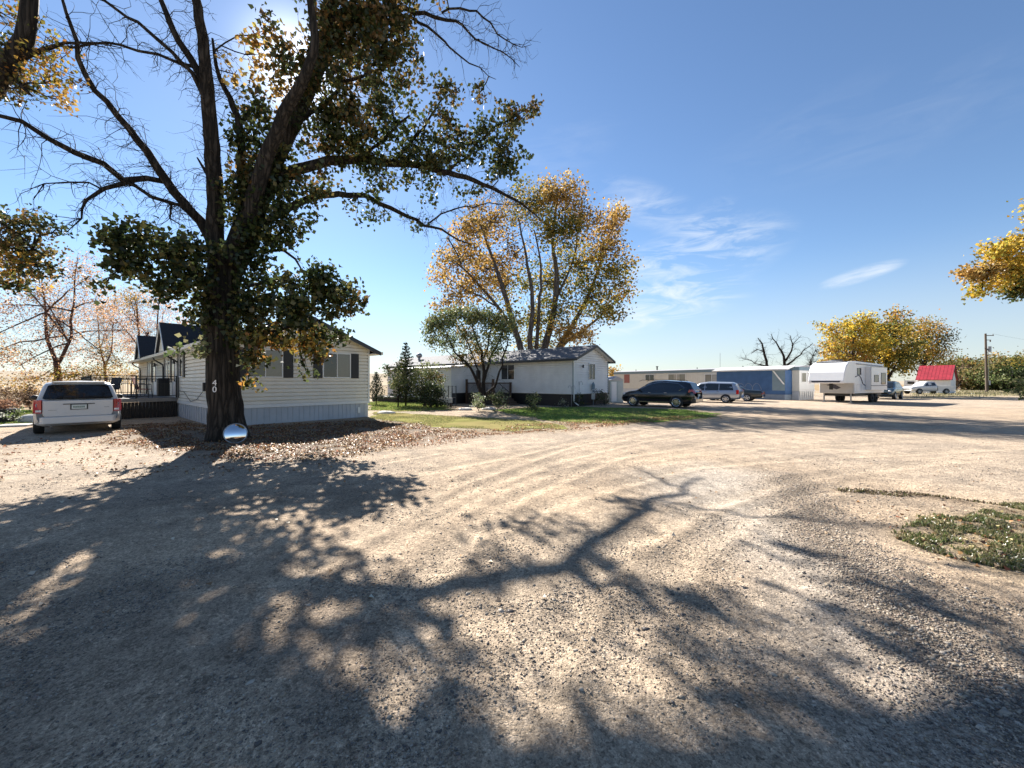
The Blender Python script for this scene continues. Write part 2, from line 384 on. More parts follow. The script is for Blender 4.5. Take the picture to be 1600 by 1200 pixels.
C = mixc(C, np.exp(-(((YY - 76 - (XX - 80) * .02) / 3.2) ** 2)) * sstep(40, 60, XX), [.42, .38, .34])
C = np.clip(C * (.72 + .30 * n2) * np.array([1.03, .93, .82]), 0, 1)
peb = np.clip(.45 + .5 * np.exp(-(segdist(XX, YY, COARSE) / .6) ** 2) + .3 * (n1[..., 0] - .4), 0, 1)
peb = peb * (1 - sstep(25, 60, YY)) 
ny, nx = XX.shape
idx = np.arange(nx * ny).reshape(ny, nx)
Fq = np.stack([idx[:-1, :-1], idx[:-1, 1:], idx[1:, 1:], idx[1:, :-1]], -1).reshape(-1, 4)
V = np.stack([XX, YY, ZZ], -1).reshape(-1, 3)
def ground_mat():
    m = bpy.data.materials.new('gravel_and_soil'); m.use_nodes = True
    N, L = m.node_tree.nodes, m.node_tree.links; b = N['Principled BSDF']; b.inputs['Roughness'].default_value = .95; b.inputs['Specular IOR Level'].default_value = .15
    a = N.new('ShaderNodeVertexColor'); a.layer_name = 'Col'
    t = N.new('ShaderNodeTexCoord')
    nn = N.new('ShaderNodeTexNoise'); nn.inputs['Scale'].default_value = 11; nn.inputs['Detail'].default_value = 3; L.new(t.outputs['Object'], nn.inputs['Vector'])
    wv = N.new('ShaderNodeMixRGB'); wv.blend_type = 'ADD'; wv.inputs[0].default_value = .035; L.new(t.outputs['Object'], wv.inputs[1]); L.new(nn.outputs['Color'], wv.inputs[2])
    colr = a.outputs[0]; hs = []
    for sc, lo, hi, k, dist in ((26, .55, 1.35, .55, .016), (62, .5, 1.45, .75, .008), (150, .5, 1.5, .7, .004)):
        v = N.new('ShaderNodeTexVoronoi'); v.inputs['Scale'].default_value = sc; L.new(wv.outputs[0], v.inputs['Vector'])
        sp = N.new('ShaderNodeSeparateColor'); L.new(v.outputs['Color'], sp.inputs[0])
        th = N.new('ShaderNodeMapRange'); L.new(sp.outputs[0], th.inputs[0]); th.inputs[1].default_value = .55 if sc == 26 else .2; th.inputs[2].default_value = .62 if sc == 26 else .3  # which cells hold a stone
        br = N.new('ShaderNodeMapRange'); L.new(sp.outputs[1], br.inputs[0]); br.inputs[3].default_value = lo; br.inputs[4].default_value = hi
        mu = N.new('ShaderNodeMixRGB'); mu.blend_type = 'MULTIPLY'; L.new(colr, mu.inputs[1]); L.new(br.outputs[0], mu.inputs[2])
        fk = N.new('ShaderNodeMath'); fk.operation = 'MULTIPLY'; L.new(th.outputs[0], fk.inputs[0]); fk.inputs[1].default_value = k; L.new(fk.outputs[0], mu.inputs[0])
        colr = mu.outputs[0]
        hh = N.new('ShaderNodeMath'); hh.operation = 'SUBTRACT'; hh.inputs[0].default_value = 1; L.new(v.outputs['Distance'], hh.inputs[1])
        h2 = N.new('ShaderNodeMath'); h2.operation = 'MULTIPLY'; L.new(hh.outputs[0], h2.inputs[0]); L.new(th.outputs[0], h2.inputs[1])
        hs.append((h2.outputs[0], dist))
    nf = N.new('ShaderNodeTexNoise'); nf.inputs['Scale'].default_value = 5; nf.inputs['Detail'].default_value = 12; nf.inputs['Roughness'].default_value = .7; L.new(t.outputs['Object'], nf.inputs['Vector'])
    r = N.new('ShaderNodeMapRange'); L.new(nf.outputs['Fac'], r.inputs[0]); r.inputs[1].default_value = .3; r.inputs[2].default_value = .7; r.inputs[3].default_value = .72; r.inputs[4].default_value = 1.25
    mu = N.new('ShaderNodeMixRGB'); mu.blend_type = 'MULTIPLY'; mu.inputs[0].default_value = 1; L.new(colr, mu.inputs[1]); L.new(r.outputs[0], mu.inputs[2]); L.new(mu.outputs[0], b.inputs['Base Color'])
    prev = None
    for h, d in [(nf.outputs['Fac'], .03)] + hs:
        bp = N.new('ShaderNodeBump'); bp.inputs['Strength'].default_value = .8; bp.inputs['Distance'].default_value = d; L.new(h, bp.inputs['Height'])
        if prev: L.new(prev, bp.inputs['Normal'])
        prev = bp.outputs[0]
    L.new(prev, b.inputs['Normal'])
    return m
GM = ground_mat()
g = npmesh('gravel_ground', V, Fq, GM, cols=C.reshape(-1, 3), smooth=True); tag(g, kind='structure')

# gently rising stubble field beyond the yard on the left
hx = np.linspace(-1400, 1400, 120); hy = np.array([118, 150, 200, 260, 340, 450, 600, 800, 1100, 1450])
HX, HY = np.meshgrid(hx, hy)
HZZ = sstep(118, 900, HY) * (16 + 9 * sstep(100, -700, HX)) * (1 - .75 * sstep(-100, 300, HX)) + (fbm(HX, HY, 160, 3, 77) - .5) * 3 * sstep(118, 260, HY) - .3
hc = np.array([.36, .30, .22]) * (.8 + .4 * fbm(HX, HY * 4, 120, 4, 78))[..., None]
hc = mixc(hc, (np.sin(HY / 40.0) > .5) * .35, [.27, .25, .22])
i2 = np.arange(HX.size).reshape(HX.shape); FH = np.stack([i2[:-1, :-1], i2[:-1, 1:], i2[1:, 1:], i2[1:, :-1]], -1).reshape(-1, 4)
hm = leaf_mat('stubble_soil', 0, 0)
tag(npmesh('stubble_field', np.stack([HX, HY, HZZ], -1).reshape(-1, 3), FH, hm, cols=hc.reshape(-1, 3), smooth=True), kind='structure')

# lawns: thin irregular sheets
def lawn(name, pts, c, seed, soft=.5, step=.16):
    pts = np.array(pts); x0, y0 = pts.min(0) - .5; x1, y1 = pts.max(0) + .5
    x0 = max(x0, -60)
    X, Y = np.meshgrid(np.arange(x0, x1, step), np.arange(y0, y1, step))
    wx = (fbm(X, Y, 1.1, 4, seed) - .5) * 1.6; wy = (fbm(X, Y, 1.1, 4, seed + 5) - .5) * 1.6
    m = polymask(X + wx, Y + wy, pts, soft)
    keep = m[:-1, :-1] > .5
    i = np.arange(X.size).reshape(X.shape)
    Fq = np.stack([i[:-1, :-1], i[:-1, 1:], i[1:, 1:], i[1:, :-1]], -1)[keep]
    Z = ground_h(X, Y) + .012
    cc = np.array(c) * (.55 + .9 * fbm(X, Y, .7, 4, seed + 9))[..., None]
    dry = sstep(.5, .68, fbm(X, Y, 1.6, 3, seed + 3)); cc = mixc(cc, dry * .6, [.24, .19, .09])
    used = np.unique(Fq); rm_ = -np.ones(X.size, int); rm_[used] = np.arange(len(used))
    o = npmesh(name, np.stack([X, Y, Z], -1).reshape(-1, 3)[used], rm_[Fq], LG, cols=cc.reshape(-1, 3)[used]); tag(o, kind='structure')
    return o
LG = leaf_mat('lawn_turf', 0, .0)
lawn('lawn', LAWN1, (.14, .21, .045), 101); lawn('lawn', LAWN2, (.20, .19, .07), 111, 1.2); lawn('lawn', LAWN3, (.12, .17, .035), 121); lawn('lawn', LAWN4, (.16, .18, .05), 131)

def blades(name, label, pts, n, h, c, seed, dense=None, lean=.5):
    r = np.random.default_rng(seed); pts = np.array(pts); lo = pts.min(0); hi = pts.max(0); lo[0] = max(lo[0], -55)
    X = r.uniform(lo[0], hi[0], n * 3); Y = r.uniform(lo[1], hi[1], n * 3)
    m = inpoly(X + (fbm(X, Y, 1.1, 3, seed) - .5) * 1.4, Y, pts)
    if dense: m &= fbm(X, Y, dense[0], 3, seed + 2) + r.normal(0, .05, X.shape) > dense[1]
    X = X[m][:n]; Y = Y[m][:n]; k = len(X); Z = ground_h(X, Y)
    hh = h * r.uniform(.4, 1.3, k); w = hh * .10 + .004; a = r.uniform(0, 2 * np.pi, k); l = r.uniform(0, lean, k); b = r.uniform(0, 2 * np.pi, k)
    base = np.stack([X, Y, Z], -1); side = np.stack([np.cos(a) * w, np.sin(a) * w, 0 * w], -1)
    mid = base + np.stack([np.cos(b) * l * hh * .3, np.sin(b) * l * hh * .3, hh * .55], -1); tip = base + np.stack([np.cos(b) * l * hh, np.sin(b) * l * hh, hh * (1 - .3 * l)], -1)
    V = np.stack([base - side, base + side, mid + side * .7, mid - side * .7, tip + side * .08, tip - side * .08], 1).reshape(-1, 3)
    q = np.arange(k)[:, None] * 6; Fq = np.concatenate([q + [0, 1, 2, 3], q + [3, 2, 4, 5]])
    cc = np.array(c)[r.integers(0, len(c), k)] * r.uniform(.6, 1.4, (k, 1))
    return tag(npmesh(name, V, Fq, M['blade'], cols=np.repeat(cc, 6, 0)), label, kind='stuff')
GC = [(.13, .21, .04), (.18, .25, .06), (.09, .15, .025), (.28, .25, .10)]
blades('grass', 'short green lawn grass in front of the white mobile home', LAWN1, 22000, .06, GC, 1); bpy.data.objects['grass']['category'] = 'grass'
tag(blades('grass', 'patchy yellowing grass strip along the gravel', LAWN2, 16000, .05, [(.22, .22, .09), (.16, .18, .06), (.32, .26, .13)], 2, (1.2, .45)), cat='grass')
tag(blades('grass', 'bright green grass beside the white minivan', LAWN3, 16000, .07, GC[:3], 3), cat='grass')
tag(blades('grass', 'rough grass around the small spruce', LAWN4, 9000, .09, GC, 4), cat='grass')
tag(blades('grass', 'scattered green grass tufts at the right edge of the gravel', EDGEGRASS, 26000, .042, [(.10, .14, .035), (.17, .18, .07), (.30, .25, .13), (.24, .20, .11)], 5, (.22, .50), 1.1), cat='grass')
bm = [p for p in BERM]; bpoly = [p + np.array([.06, .07]) for p in bm] + [p - np.array([.05, .07]) for p in bm[::-1]]
r_ = np.random.default_rng(6)
tag(blades('dry_grass', 'thin line of dry dead grass across the gravel', bpoly, 2200, .035, [(.20, .15, .09), (.12, .12, .04), (.09, .06, .04)], 6, None, 1.2), cat='grass')
tag(blades('dry_grass', 'dry grass verge before the far hedge', FARGRASS, 9000, .22, [(.34, .29, .16), (.2, .2, .08)], 7), cat='grass')

# loose stones on the gravel
def stones():
    r = np.random.default_rng(9); Xs = []; Ys = []; Ss = []
    for n, y0, y1, s in ((60000, 1.4, 4.2, .0055), (34000, 3.0, 9, .008), (2600, 2, 12, .015), (160, 2, 13, .022)):
        Y = y0 + (y1 - y0) * r.random(n) ** 1.15; X = r.uniform(-1.45, 1.45, n) * Y
        d = fbm(X, Y, .8, 3, 91) + .5 * np.exp(-(segdist(X, Y, COARSE) / .5) ** 2) + r.normal(0, .10, n) - .22 * polymask(X, Y, LANE, .3)
        k = d > .50; Xs.append(X[k]); Ys.append(Y[k]); Ss.append(s * r.lognormal(0, .38, k.sum()))
    cy = r.random(9000); c0 = np.array(COARSE); seg = (cy * (len(c0) - 1)).astype(int); f = cy * (len(c0) - 1) - seg
    pp = c0[seg] * (1 - f[:, None]) + c0[np.minimum(seg + 1, len(c0) - 1)] * f[:, None] + r.normal(0, .26, (9000, 2))
    Xs.append(pp[:, 0]); Ys.append(pp[:, 1]); Ss.append(.0085 * r.lognormal(0, .42, 9000))
    X = np.concatenate(Xs); Y = np.concatenate(Ys); S = np.concatenate(Ss); n = len(X)
    octa = np.array([(1, 0, 0), (.2, 1, .1), (-1, .1, 0), (0, -1, 0), (.1, .1, .75), (0, 0, -.7), (.7, .7, .3), (-.6, -.6, .35)])
    fc = np.array([(0, 6, 4), (6, 1, 4), (1, 2, 4), (2, 7, 4), (7, 3, 4), (3, 0, 4), (0, 5, 6), (6, 5, 1), (1, 5, 2), (2, 5, 7), (7, 5, 3), (3, 5, 0)])
    Vv = octa[None] * (1 + r.normal(0, .16, (n, 8, 3))) * (S[:, None] * r.uniform(.55, 1.1, (n, 3)))[:, None, :]
    a = r.uniform(0, 2 * np.pi, n); ca, sa = np.cos(a)[:, None], np.sin(a)[:, None]
    vx = Vv[..., 0] * ca - Vv[..., 1] * sa; vy = Vv[..., 0] * sa + Vv[..., 1] * ca
    Vv = np.stack([vx + X[:, None], vy + Y[:, None], Vv[..., 2] + (ground_h(X, Y) + S * .18 - np.maximum(S - .010, 0) * .45)[:, None]], -1).reshape(-1, 3)
    Fq = (fc[None] + np.arange(n)[:, None, None] * 8).reshape(-1, 3)
    pal = np.array([(.27, .23, .18), (.33, .28, .22), (.18, .155, .13), (.38, .33, .27), (.24, .18, .14), (.12, .105, .095), (.31, .25, .18)])
    c = pal[r.integers(0, 7, n)] * r.uniform(.75, 1.25, (n, 1))
    tag(npmesh('gravel', Vv, Fq, leaf_mat('stone', 0, .03), cols=np.repeat(c, 8, 0)), 'loose grey and brown gravel stones', 'gravel', kind='stuff')
stones()

# leaves: folded quads with a colour each
def leaf_arrays(Cn, S, cols_, r, flat=0.0, fold=.35, droop=0.0):
    n = len(Cn)
    d = r.normal(0, 1, (n, 3)); d[:, 2] = d[:, 2] * (1 - flat) - droop; d /= np.linalg.norm(d, axis=1, keepdims=True) + 1e-9
    u = r.normal(0, 1, (n, 3)); u[:, 2] *= (1 - flat)
    u = u - d * (u * d).sum(1, keepdims=True); u /= np.linalg.norm(u, axis=1, keepdims=True) + 1e-9
    w = np.cross(d, u); s = S[:, None]
    fo = w * s * fold * r.uniform(.2, 1, (n, 1))
    V = np.stack([Cn - d * s * .5, Cn + u * s * .46 - d * s * .12 + fo, Cn + d * s * .55, Cn - u * s * .46 - d * s * .12 + fo], 1).reshape(-1, 3)
    q = np.arange(n)[:, None] * 4 + np.array([0, 1, 2, 3])
    return V, q, np.repeat(cols_, 4, 0)
def scatter_leaves(name, label, pts, n, s, pal, seed, thr=.4, z=.01, sc=.5):
    r = np.random.default_rng(seed); pts = np.array(pts); lo = pts.min(0); hi = pts.max(0)
    X = r.uniform(lo[0], hi[0], n * 4); Y = r.uniform(lo[1], hi[1], n * 4)
    k = inpoly(X + r.normal(0, .25, X.shape), Y + r.normal(0, .25, X.shape), pts) & (fbm(X, Y, sc, 3, seed) + r.normal(0, .06, X.shape) > thr)
    X = X[k][:n]; Y = Y[k][:n]; m = len(X)
    Cn = np.stack([X, Y, ground_h(X, Y) + z + r.random(m) * .02], -1)
    V, q, c = leaf_arrays(Cn, s * r.uniform(.6, 1.3, m), np.array(pal)[r.integers(0, len(pal), m)] * r.uniform(.7, 1.3, (m, 1)), r, .82, .6)
    return tag(npmesh(name, V, q, M['litter'], cols=c), label, 'fallen leaves', kind='stuff')
BRN = [(.22, .12, .06), (.28, .16, .07), (.14, .08, .05), (.34, .22, .11), (.24, .09, .05), (.40, .31, .20)]
scatter_leaves('fallen_leaves', 'brown fallen leaves under the big cottonwood', LITTER, 20000, .05, BRN, 31, .42)
scatter_leaves('fallen_leaves', 'rusty orange leaf drift along the gravel edge', LITTER2, 10000, .05, [(.34, .16, .08), (.28, .14, .08), (.40, .27, .15), (.22, .12, .07)], 32, .47)
scatter_leaves('fallen_leaves', 'a few dry leaves caught in the grass tufts', EDGEGRASS, 220, .045, BRN + [(.6, .5, .25)], 33, .45)
allg = gp([(-300, 760), (1900, 700), (2000, 1300), (-400, 1300)])
scatter_leaves('fallen_leaves', 'pale dry leaves dotted over the gravel', gp([(-300, 760), (1900, 700), (2000, 1000), (-400, 1000)]), 200, .042, [(.55, .48, .38), (.62, .55, .42), (.35, .2, .1), (.3, .22, .15)], 34, .3)
scatter_leaves('fallen_leaves', 'small dry leaves between the white van and the tree', gp([(-200, 760), (560, 735), (560, 690), (200, 680), (-300, 700)]), 900, .06, BRN, 35, .45)

# ------------------------------------------------------------------ trees
PAL = dict(
    green=[(.035, .05, .016), (.045, .065, .02), (.025, .038, .013), (.06, .075, .026), (.11, .10, .03)],
    mix=[(.05, .065, .02), (.08, .085, .028), (.15, .11, .035), (.18, .11, .04), (.04, .05, .018)],
    gold=[(.38, .26, .05), (.45, .27, .05), (.26, .22, .05), (.14, .15, .04), (.34, .16, .04)],
    orange=[(.42, .24, .065), (.46, .29, .08), (.30, .19, .055), (.18, .14, .045), (.48, .34, .12)],
    yellow=[(.62, .42, .05), (.55, .34, .04), (.42, .34, .06), (.66, .48, .10), (.28, .27, .05)],
    olive=[(.22, .20, .05), (.32, .24, .05), (.14, .15, .04), (.42, .28, .05), (.10, .12, .03)],
    pink=[(.50, .30, .22), (.56, .34, .20), (.38, .22, .16), (.60, .40, .24), (.46, .26, .12)],
    willow=[(.18, .22, .09), (.13, .17, .07), (.25, .27, .13), (.22, .20, .09), (.10, .13, .05)],
    spruce=[(.05, .07, .04), (.07, .09, .055), (.03, .045, .025)],
    dark=[(.03, .045, .018), (.05, .07, .02), (.02, .03, .012)],
    hedge=[(.13, .15, .05), (.20, .18, .06), (.08, .11, .035), (.30, .22, .08), (.16, .12, .06)],
    shrub=[(.14, .18, .06), (.20, .22, .10), (.08, .11, .04), (.26, .24, .12)],
    brown=[(.14, .09, .06), (.20, .13, .08), (.10, .07, .05), (.25, .18, .12)],
)
def resample(pts, rs, step, jit, r):
    out = []; ro = []; pts = [np.asarray(p, float) for p in pts]; n = len(pts)
    for i in range(n - 1):
        p0 = pts[max(i - 1, 0)]; p1 = pts[i]; p2 = pts[i + 1]; p3 = pts[min(i + 2, n - 1)]
        k = max(1, int(np.linalg.norm(p2 - p1) / step))
        for j in range(k):
            t = j / k
            q = .5 * ((2 * p1) + (-p0 + p2) * t + (2 * p0 - 5 * p1 + 4 * p2 - p3) * t * t + (-p0 + 3 * p1 - 3 * p2 + p3) * t ** 3)
            out.append(q + (r.normal(0, jit, 3) if (i or j) else 0)); ro.append(rs[i] * (1 - t) + rs[i + 1] * t)
    out.append(pts[-1]); ro.append(rs[-1]); return out, ro

def twigs(mb, starts, dirs, n, ln, rad, r, droop=.0, kink=.35, depth=2, sides=3, tips=None):
    """bare crooked twigs from random points of the given limbs"""
    for _ in range(n):
        i = r.integers(0, len(starts)); p = starts[i].copy(); d = r.normal(0, 1, 3) + dirs[i] * .9; d /= np.linalg.norm(d)
        L = ln * r.uniform(.45, 1.3); m = 6; pts = [p]
        for k in range(m):
            d = d + r.normal(0, kink, 3) - np.array([0, 0, droop * (k + 1) / m]); d /= np.linalg.norm(d); p = p + d * L / m; pts.append(p)
        mb.tube(pts, [rad * (1 - .8 * k / m) for k in range(m + 1)], sides, False)
        if tips is not None: tips.append(p)
        if depth > 0:
            for _k in range(r.integers(2, 5)):
                j = r.integers(1, m); q = pts[j].copy(); e = r.normal(0, 1, 3) + (pts[j] - pts[j - 1]) / (L / m) * .8; e /= np.linalg.norm(e); l2 = L * r.uniform(.2, .5); pp = [q]
                for k in range(4):
                    e = e + r.normal(0, kink, 3) - np.array([0, 0, droop * .7]); e /= np.linalg.norm(e); q = q + e * l2 / 4; pp.append(q)
                mb.tube(pp, [rad * .5 * (1 - .7 * k / 4) for k in range(5)], 3, False)

def tree(name, label, base, limbs, clusters, bark, leafm='leaf', seed=1, leaf=.08, group=None, cat='tree', ntw=0, twl=1.0, twr=.012, droop=.1, jit=.03, step=.35, sides=10, clump=.22, branch_r=.02, flat=0, ldroop=0, dead=None, connect=True, kink=.35, fold=.35):
    """limbs: lists of (x, y, z, radius); clusters: (centre, (rx, ry, rz), n leaves, palette)"""
    r = np.random.default_rng(seed); base = np.asarray(base, float); root = thing(name, label, cat, base, 0, group)
    tr = MB(); br = tr; S = []; D = []
    for li, lb in enumerate(limbs):
        pts, rs = resample([np.array(q[:3]) - base for q in lb], [q[3] for q in lb], step, jit * min(1, .10 / max(lb[0][3], .01)), r)
        if li == 0:
            pts = [p for p in pts]; rs = [x * (1 + .30 * math.exp(-max(p[2], 0) / .30)) for p, x in zip(pts, rs)]
        tr.tube(pts, rs, sides if lb[0][3] > .05 else 6, True)
        if li:
            for a, b, x in zip(pts[:-1], pts[1:], rs): S.append(a); D.append((b - a) / (np.linalg.norm(b - a) + 1e-6))
        else:
            S.append(pts[-1]); D.append(np.array([0, 0, 1.0]))
    SA = np.array(S)
    if ntw: twigs(br, S, D, ntw, twl, twr, r, droop, kink)
    if dead:
        for (c, rad, n, ln) in dead:
            dd = np.linalg.norm(SA - (np.asarray(c) - base), axis=1); sel = np.where(dd < rad)[0]
            if len(sel): twigs(br, [S[i] for i in sel], [D[i] for i in sel], n, ln, twr, r, droop, kink)
    LC = []; LS = []; LCol = []
    for (c, rad, n, pal) in clusters:
        c = np.asarray(c, float) - base; rad = np.asarray(rad, float) * 1.08
        vol = rad[0] * rad[1] * rad[2]; ncl = max(3, int(n / 15))
        cc = r.normal(0, 1, (ncl, 3)); cc /= np.linalg.norm(cc, axis=1, keepdims=True); cc = c + cc * rad * (r.random((ncl, 1)) ** .45)
        pl = np.array(PAL[pal]) if isinstance(pal, str) else np.array(pal)
        if connect and len(SA):
            ci = np.argmin(np.linalg.norm(SA - c, axis=1)); hub = c + (SA[ci] - c) * .25
            if np.linalg.norm(SA[ci] - c) > .3:
                pts, rs = resample([SA[ci], SA[ci] * .5 + hub * .5 + r.normal(0, .12, 3), hub, c], [branch_r * 1.2, branch_r, branch_r * .8, branch_r * .5], .3, .03, r); br.tube(pts, rs, 5, False)
            for q in cc[::3] if n > 400 else cc[::2]:
                pts, rs = resample([hub, hub * .5 + q * .5 + r.normal(0, .1, 3), q], [branch_r * .55, branch_r * .35, branch_r * .15], .3, .025, r); br.tube(pts, rs, 3, False)
        tint = r.uniform(.75, 1.25, ncl); pk = r.integers(0, len(pl), ncl)
        w = r.dirichlet(np.ones(ncl) * 3); cnt = np.maximum(1, (w * n).astype(int))
        for q, m, tt, pi_ in zip(cc, cnt, tint, pk):
            LC.append(q + r.normal(0, 1, (m, 3)) * clump * np.array([1, 1, .8])); LS.append(leaf * r.uniform(.65, 1.3, m))
            ii = np.where(r.random(m) < .6, pi_, r.integers(0, len(pl), m)); LCol.append(pl[ii] * tt * r.uniform(.75, 1.25, (m, 1)))
    t = tr.build('trunk', M[bark], root, smooth=True) if tr.n else None
    if LC:
        V, q, cl = leaf_arrays(np.concatenate(LC), np.concatenate(LS), np.clip(np.concatenate(LCol), 0, .9), r, flat, fold, ldroop)
        npmesh('crown', V, q, M[leafm], root, cl)
    return root

def PL(Y0, l):                      # limb given as (px, py, depth offset, radius)
    return [(*P(x, y, Y0 + d), r) for x, y, d, r in l]
def PC(Y0, l, k=1.0):               # clusters given as (px, py, depth offset, rx px, rz px, ry m, n, palette)
    out = []
    for x, y, d, rx, rz, ry, n, pal in l:
        Y = Y0 + d; out.append((P(x, y, Y), (rx / F * Y, ry, rz / F * Y), int(n * k), pal))
    return out

Y0 = 12.0
tb = np.array([(350 - 800) / F * Y0, Y0, 0])
main_limbs = [
    [(tb[0] + .12, Y0, -.2, .47), (*P(355, 664, Y0), .455), (*P(352, 634, Y0), .445), (*P(349, 600, Y0), .435), (*P(348, 560, Y0), .43), (*P(346, 520, Y0), .43), (*P(346, 475, Y0), .46), (*P(350, 430, Y0), .45), (*P(356, 388, Y0), .42)],
    PL(Y0, [(340, 420, 0, .25), (337, 370, -.1, .235), (336, 300, -.3, .21), (330, 215, -.5, .19), (325, 150, -.7, .17), (316, 60, -1, .13), (303, -30, -1.2, .10), (300, -150, -1.2, .04)]),
    PL(Y0, [(324, 155, -.7, .13), (310, 115, -.8, .10), (282, 65, -1, .085), (262, 25, -1.1, .07), (240, -25, -1.2, .05)]),
    PL(Y0, [(318, 150, -.7, .06), (300, 118, -.9, .055), (265, 80, -1.2, .05), (215, 40, -1.5, .04), (150, -8, -1.8, .03)]),
    PL(Y0, [(318, 108, -.7, .05), (280, 98, -1, .04), (245, 88, -1.2, .035), (190, 72, -1.5, .03), (140, 68, -1.8, .028), (90, 74, -2, .022), (20, 100, -2.2, .015)]),
    PL(Y0, [(342, 400, .05, .17), (325, 362, 0, .15), (300, 330, -.3, .13), (262, 285, -.7, .115), (230, 238, -1, .10), (200, 200, -1.3, .085), (165, 160, -1.7, .07), (132, 118, -2, .06), (118, 65, -2.2, .045), (96, 0, -2.4, .03), (80, -60, -2.5, .02)]),
    PL(Y0, [(258, 284, -.7, .07), (230, 281, -.9, .075), (196, 284, -1.2, .09), (160, 255, -1.6, .075), (118, 235, -2, .07), (72, 212, -2.4, .06), (30, 192, -2.8, .05), (-40, 170, -3.2, .03)]),
    PL(Y0, [(200, 285, -1.2, .06), (165, 293, -1.4, .05), (135, 310, -1.6, .035), (122, 340, -1.8, .02), (105, 362, -2, .008)]),
    PL(Y0, [(322, 352, -.1, .05), (280, 322, -.5, .05), (240, 306, -.9, .05), (215, 290, -1.1, .045), (190, 282, -1.3, .04)]),
    PL(Y0, [(160, 296, -1.4, .025), (110, 287, -1.8, .02), (70, 290, -2, .014), (52, 312, -2.1, .008)]),
    PL(Y0, [(268, 318, -.6, .03), (272, 345, -.6, .025), (283, 352, -.6, .015)]),
    PL(Y0, [(334, 290, -.3, .07), (322, 268, -.4, .05), (308, 246, -.5, .02)]),
    # main right stems
    PL(Y0, [(360, 420, 0, .38), (380, 370, .1, .36), (402, 310, .3, .33), (425, 255, .5, .30), (452, 200, .7, .26), (480, 145, .9, .22), (500, 95, 1.0, .19), (512, 40, 1.1, .16), (520, -30, 1.2, .13), (530, -160, 1.2, .05)]),
    PL(Y0, [(375, 385, -.1, .26), (392, 330, -.2, .24), (408, 270, -.3, .21), (430, 210, -.4, .18), (452, 160, -.5, .16), (476, 120, -.6, .14), (492, 60, -.7, .11), (480, -20, -.8, .08)]),
    PL(Y0, [(385, 330, .1, .13), (377, 280, .1, .12), (376, 230, .1, .11), (372, 185, 0, .10), (352, 140, -.1, .07), (338, 100, -.2, .05), (332, 60, -.3, .03)]),
    # long right limb and the ones around it; they lean away from the viewer
    PL(Y0, [(425, 290, .3, .20), (448, 272, .6, .175), (480, 262, .9, .16), (515, 252, 1.2, .15), (560, 250, 1.6, .14), (610, 254, 1.9, .13), (650, 258, 2.2, .12), (700, 270, 2.5, .10), (742, 282, 2.7, .08), (780, 300, 2.8, .06), (815, 318, 2.9, .04), (845, 345, 3.0, .015)]),
    PL(Y0, [(410, 350, .2, .13), (440, 330, .6, .12), (480, 312, 1.2, .11), (530, 304, 2, .10), (570, 308, 2.7, .09), (610, 325, 3.3, .08), (650, 343, 3.9, .065), (690, 360, 4.4, .045), (735, 382, 4.8, .02)]),
    PL(Y0, [(668, 350, 4.1, .035), (690, 334, 4.1, .03), (730, 324, 4.0, .025), (775, 318, 4, .018), (815, 320, 4, .010)]),
    PL(Y0, [(700, 372, 4.4, .03), (715, 395, 4.5, .02), (722, 420, 4.5, .008)]),
    PL(Y0, [(505, 90, 1.0, .12), (540, 40, 1.2, .10), (580, 18, 1.4, .085), (620, 14, 1.5, .075), (665, 22, 1.6, .06), (710, 35, 1.7, .045), (745, 60, 1.8, .03), (785, 80, 1.9, .02), (812, 105, 2, .008)]),
    PL(Y0, [(590, 20, 1.4, .06), (640, 26, 1.5, .05), (680, 50, 1.5, .04), (705, 75, 1.6, .03), (735, 98, 1.6, .022), (775, 124, 1.7, .008)]),
    PL(Y0, [(690, 20, 1.6, .035), (735, 12, 1.8, .035), (765, 38, 1.8, .028), (800, 70, 1.9, .015), (830, 70, 1.9, .006)]),
    PL(Y0, [(700, 270, 2.5, .05), (735, 238, 2.6, .04), (770, 200, 2.7, .03), (805, 182, 2.7, .02), (838, 162, 2.8, .008)]),
    PL(Y0, [(610, 254, 1.9, .07), (640, 225, 2.0, .055), (668, 190, 2.1, .04), (690, 155, 2.2, .025), (720, 135, 2.2, .012)]),
    PL(Y0, [(455, 200, .7, .08), (500, 165, .6, .07), (540, 130, .5, .05), (580, 110, .4, .03)]),
    PL(Y0, [(560, 250, 1.6, .06), (600, 215, 1.5, .05), (640, 180, 1.3, .03)]),
    PL(Y0, [(345, 470, -.3, .07), (320, 440, -.8, .06), (280, 410, -1.2, .045), (230, 395, -1.6, .03), (175, 375, -2, .015)]),
    PL(Y0, [(365, 410, .2, .06), (400, 395, .4, .05), (440, 392, .4, .045), (462, 405, .4, .035), (475, 425, .4, .02), (530, 470, .4, .01)]),
    PL(Y0, [(362, 530, -.2, .07), (400, 522, -.3, .05), (450, 512, -.3, .04), (510, 498, -.2, .02)]),
    PL(Y0, [(385, 450, -.2, .05), (430, 440, -.5, .04), (480, 450, -.6, .03)]),
    PL(Y0, [(500, -10, 1, .12), (600, -110, 1.5, .07), (700, -150, 1.8, .03)]),
    PL(Y0, [(520, 30, .9, .09), (610, -40, 2, .06), (700, -70, 3.4, .03)]),
]
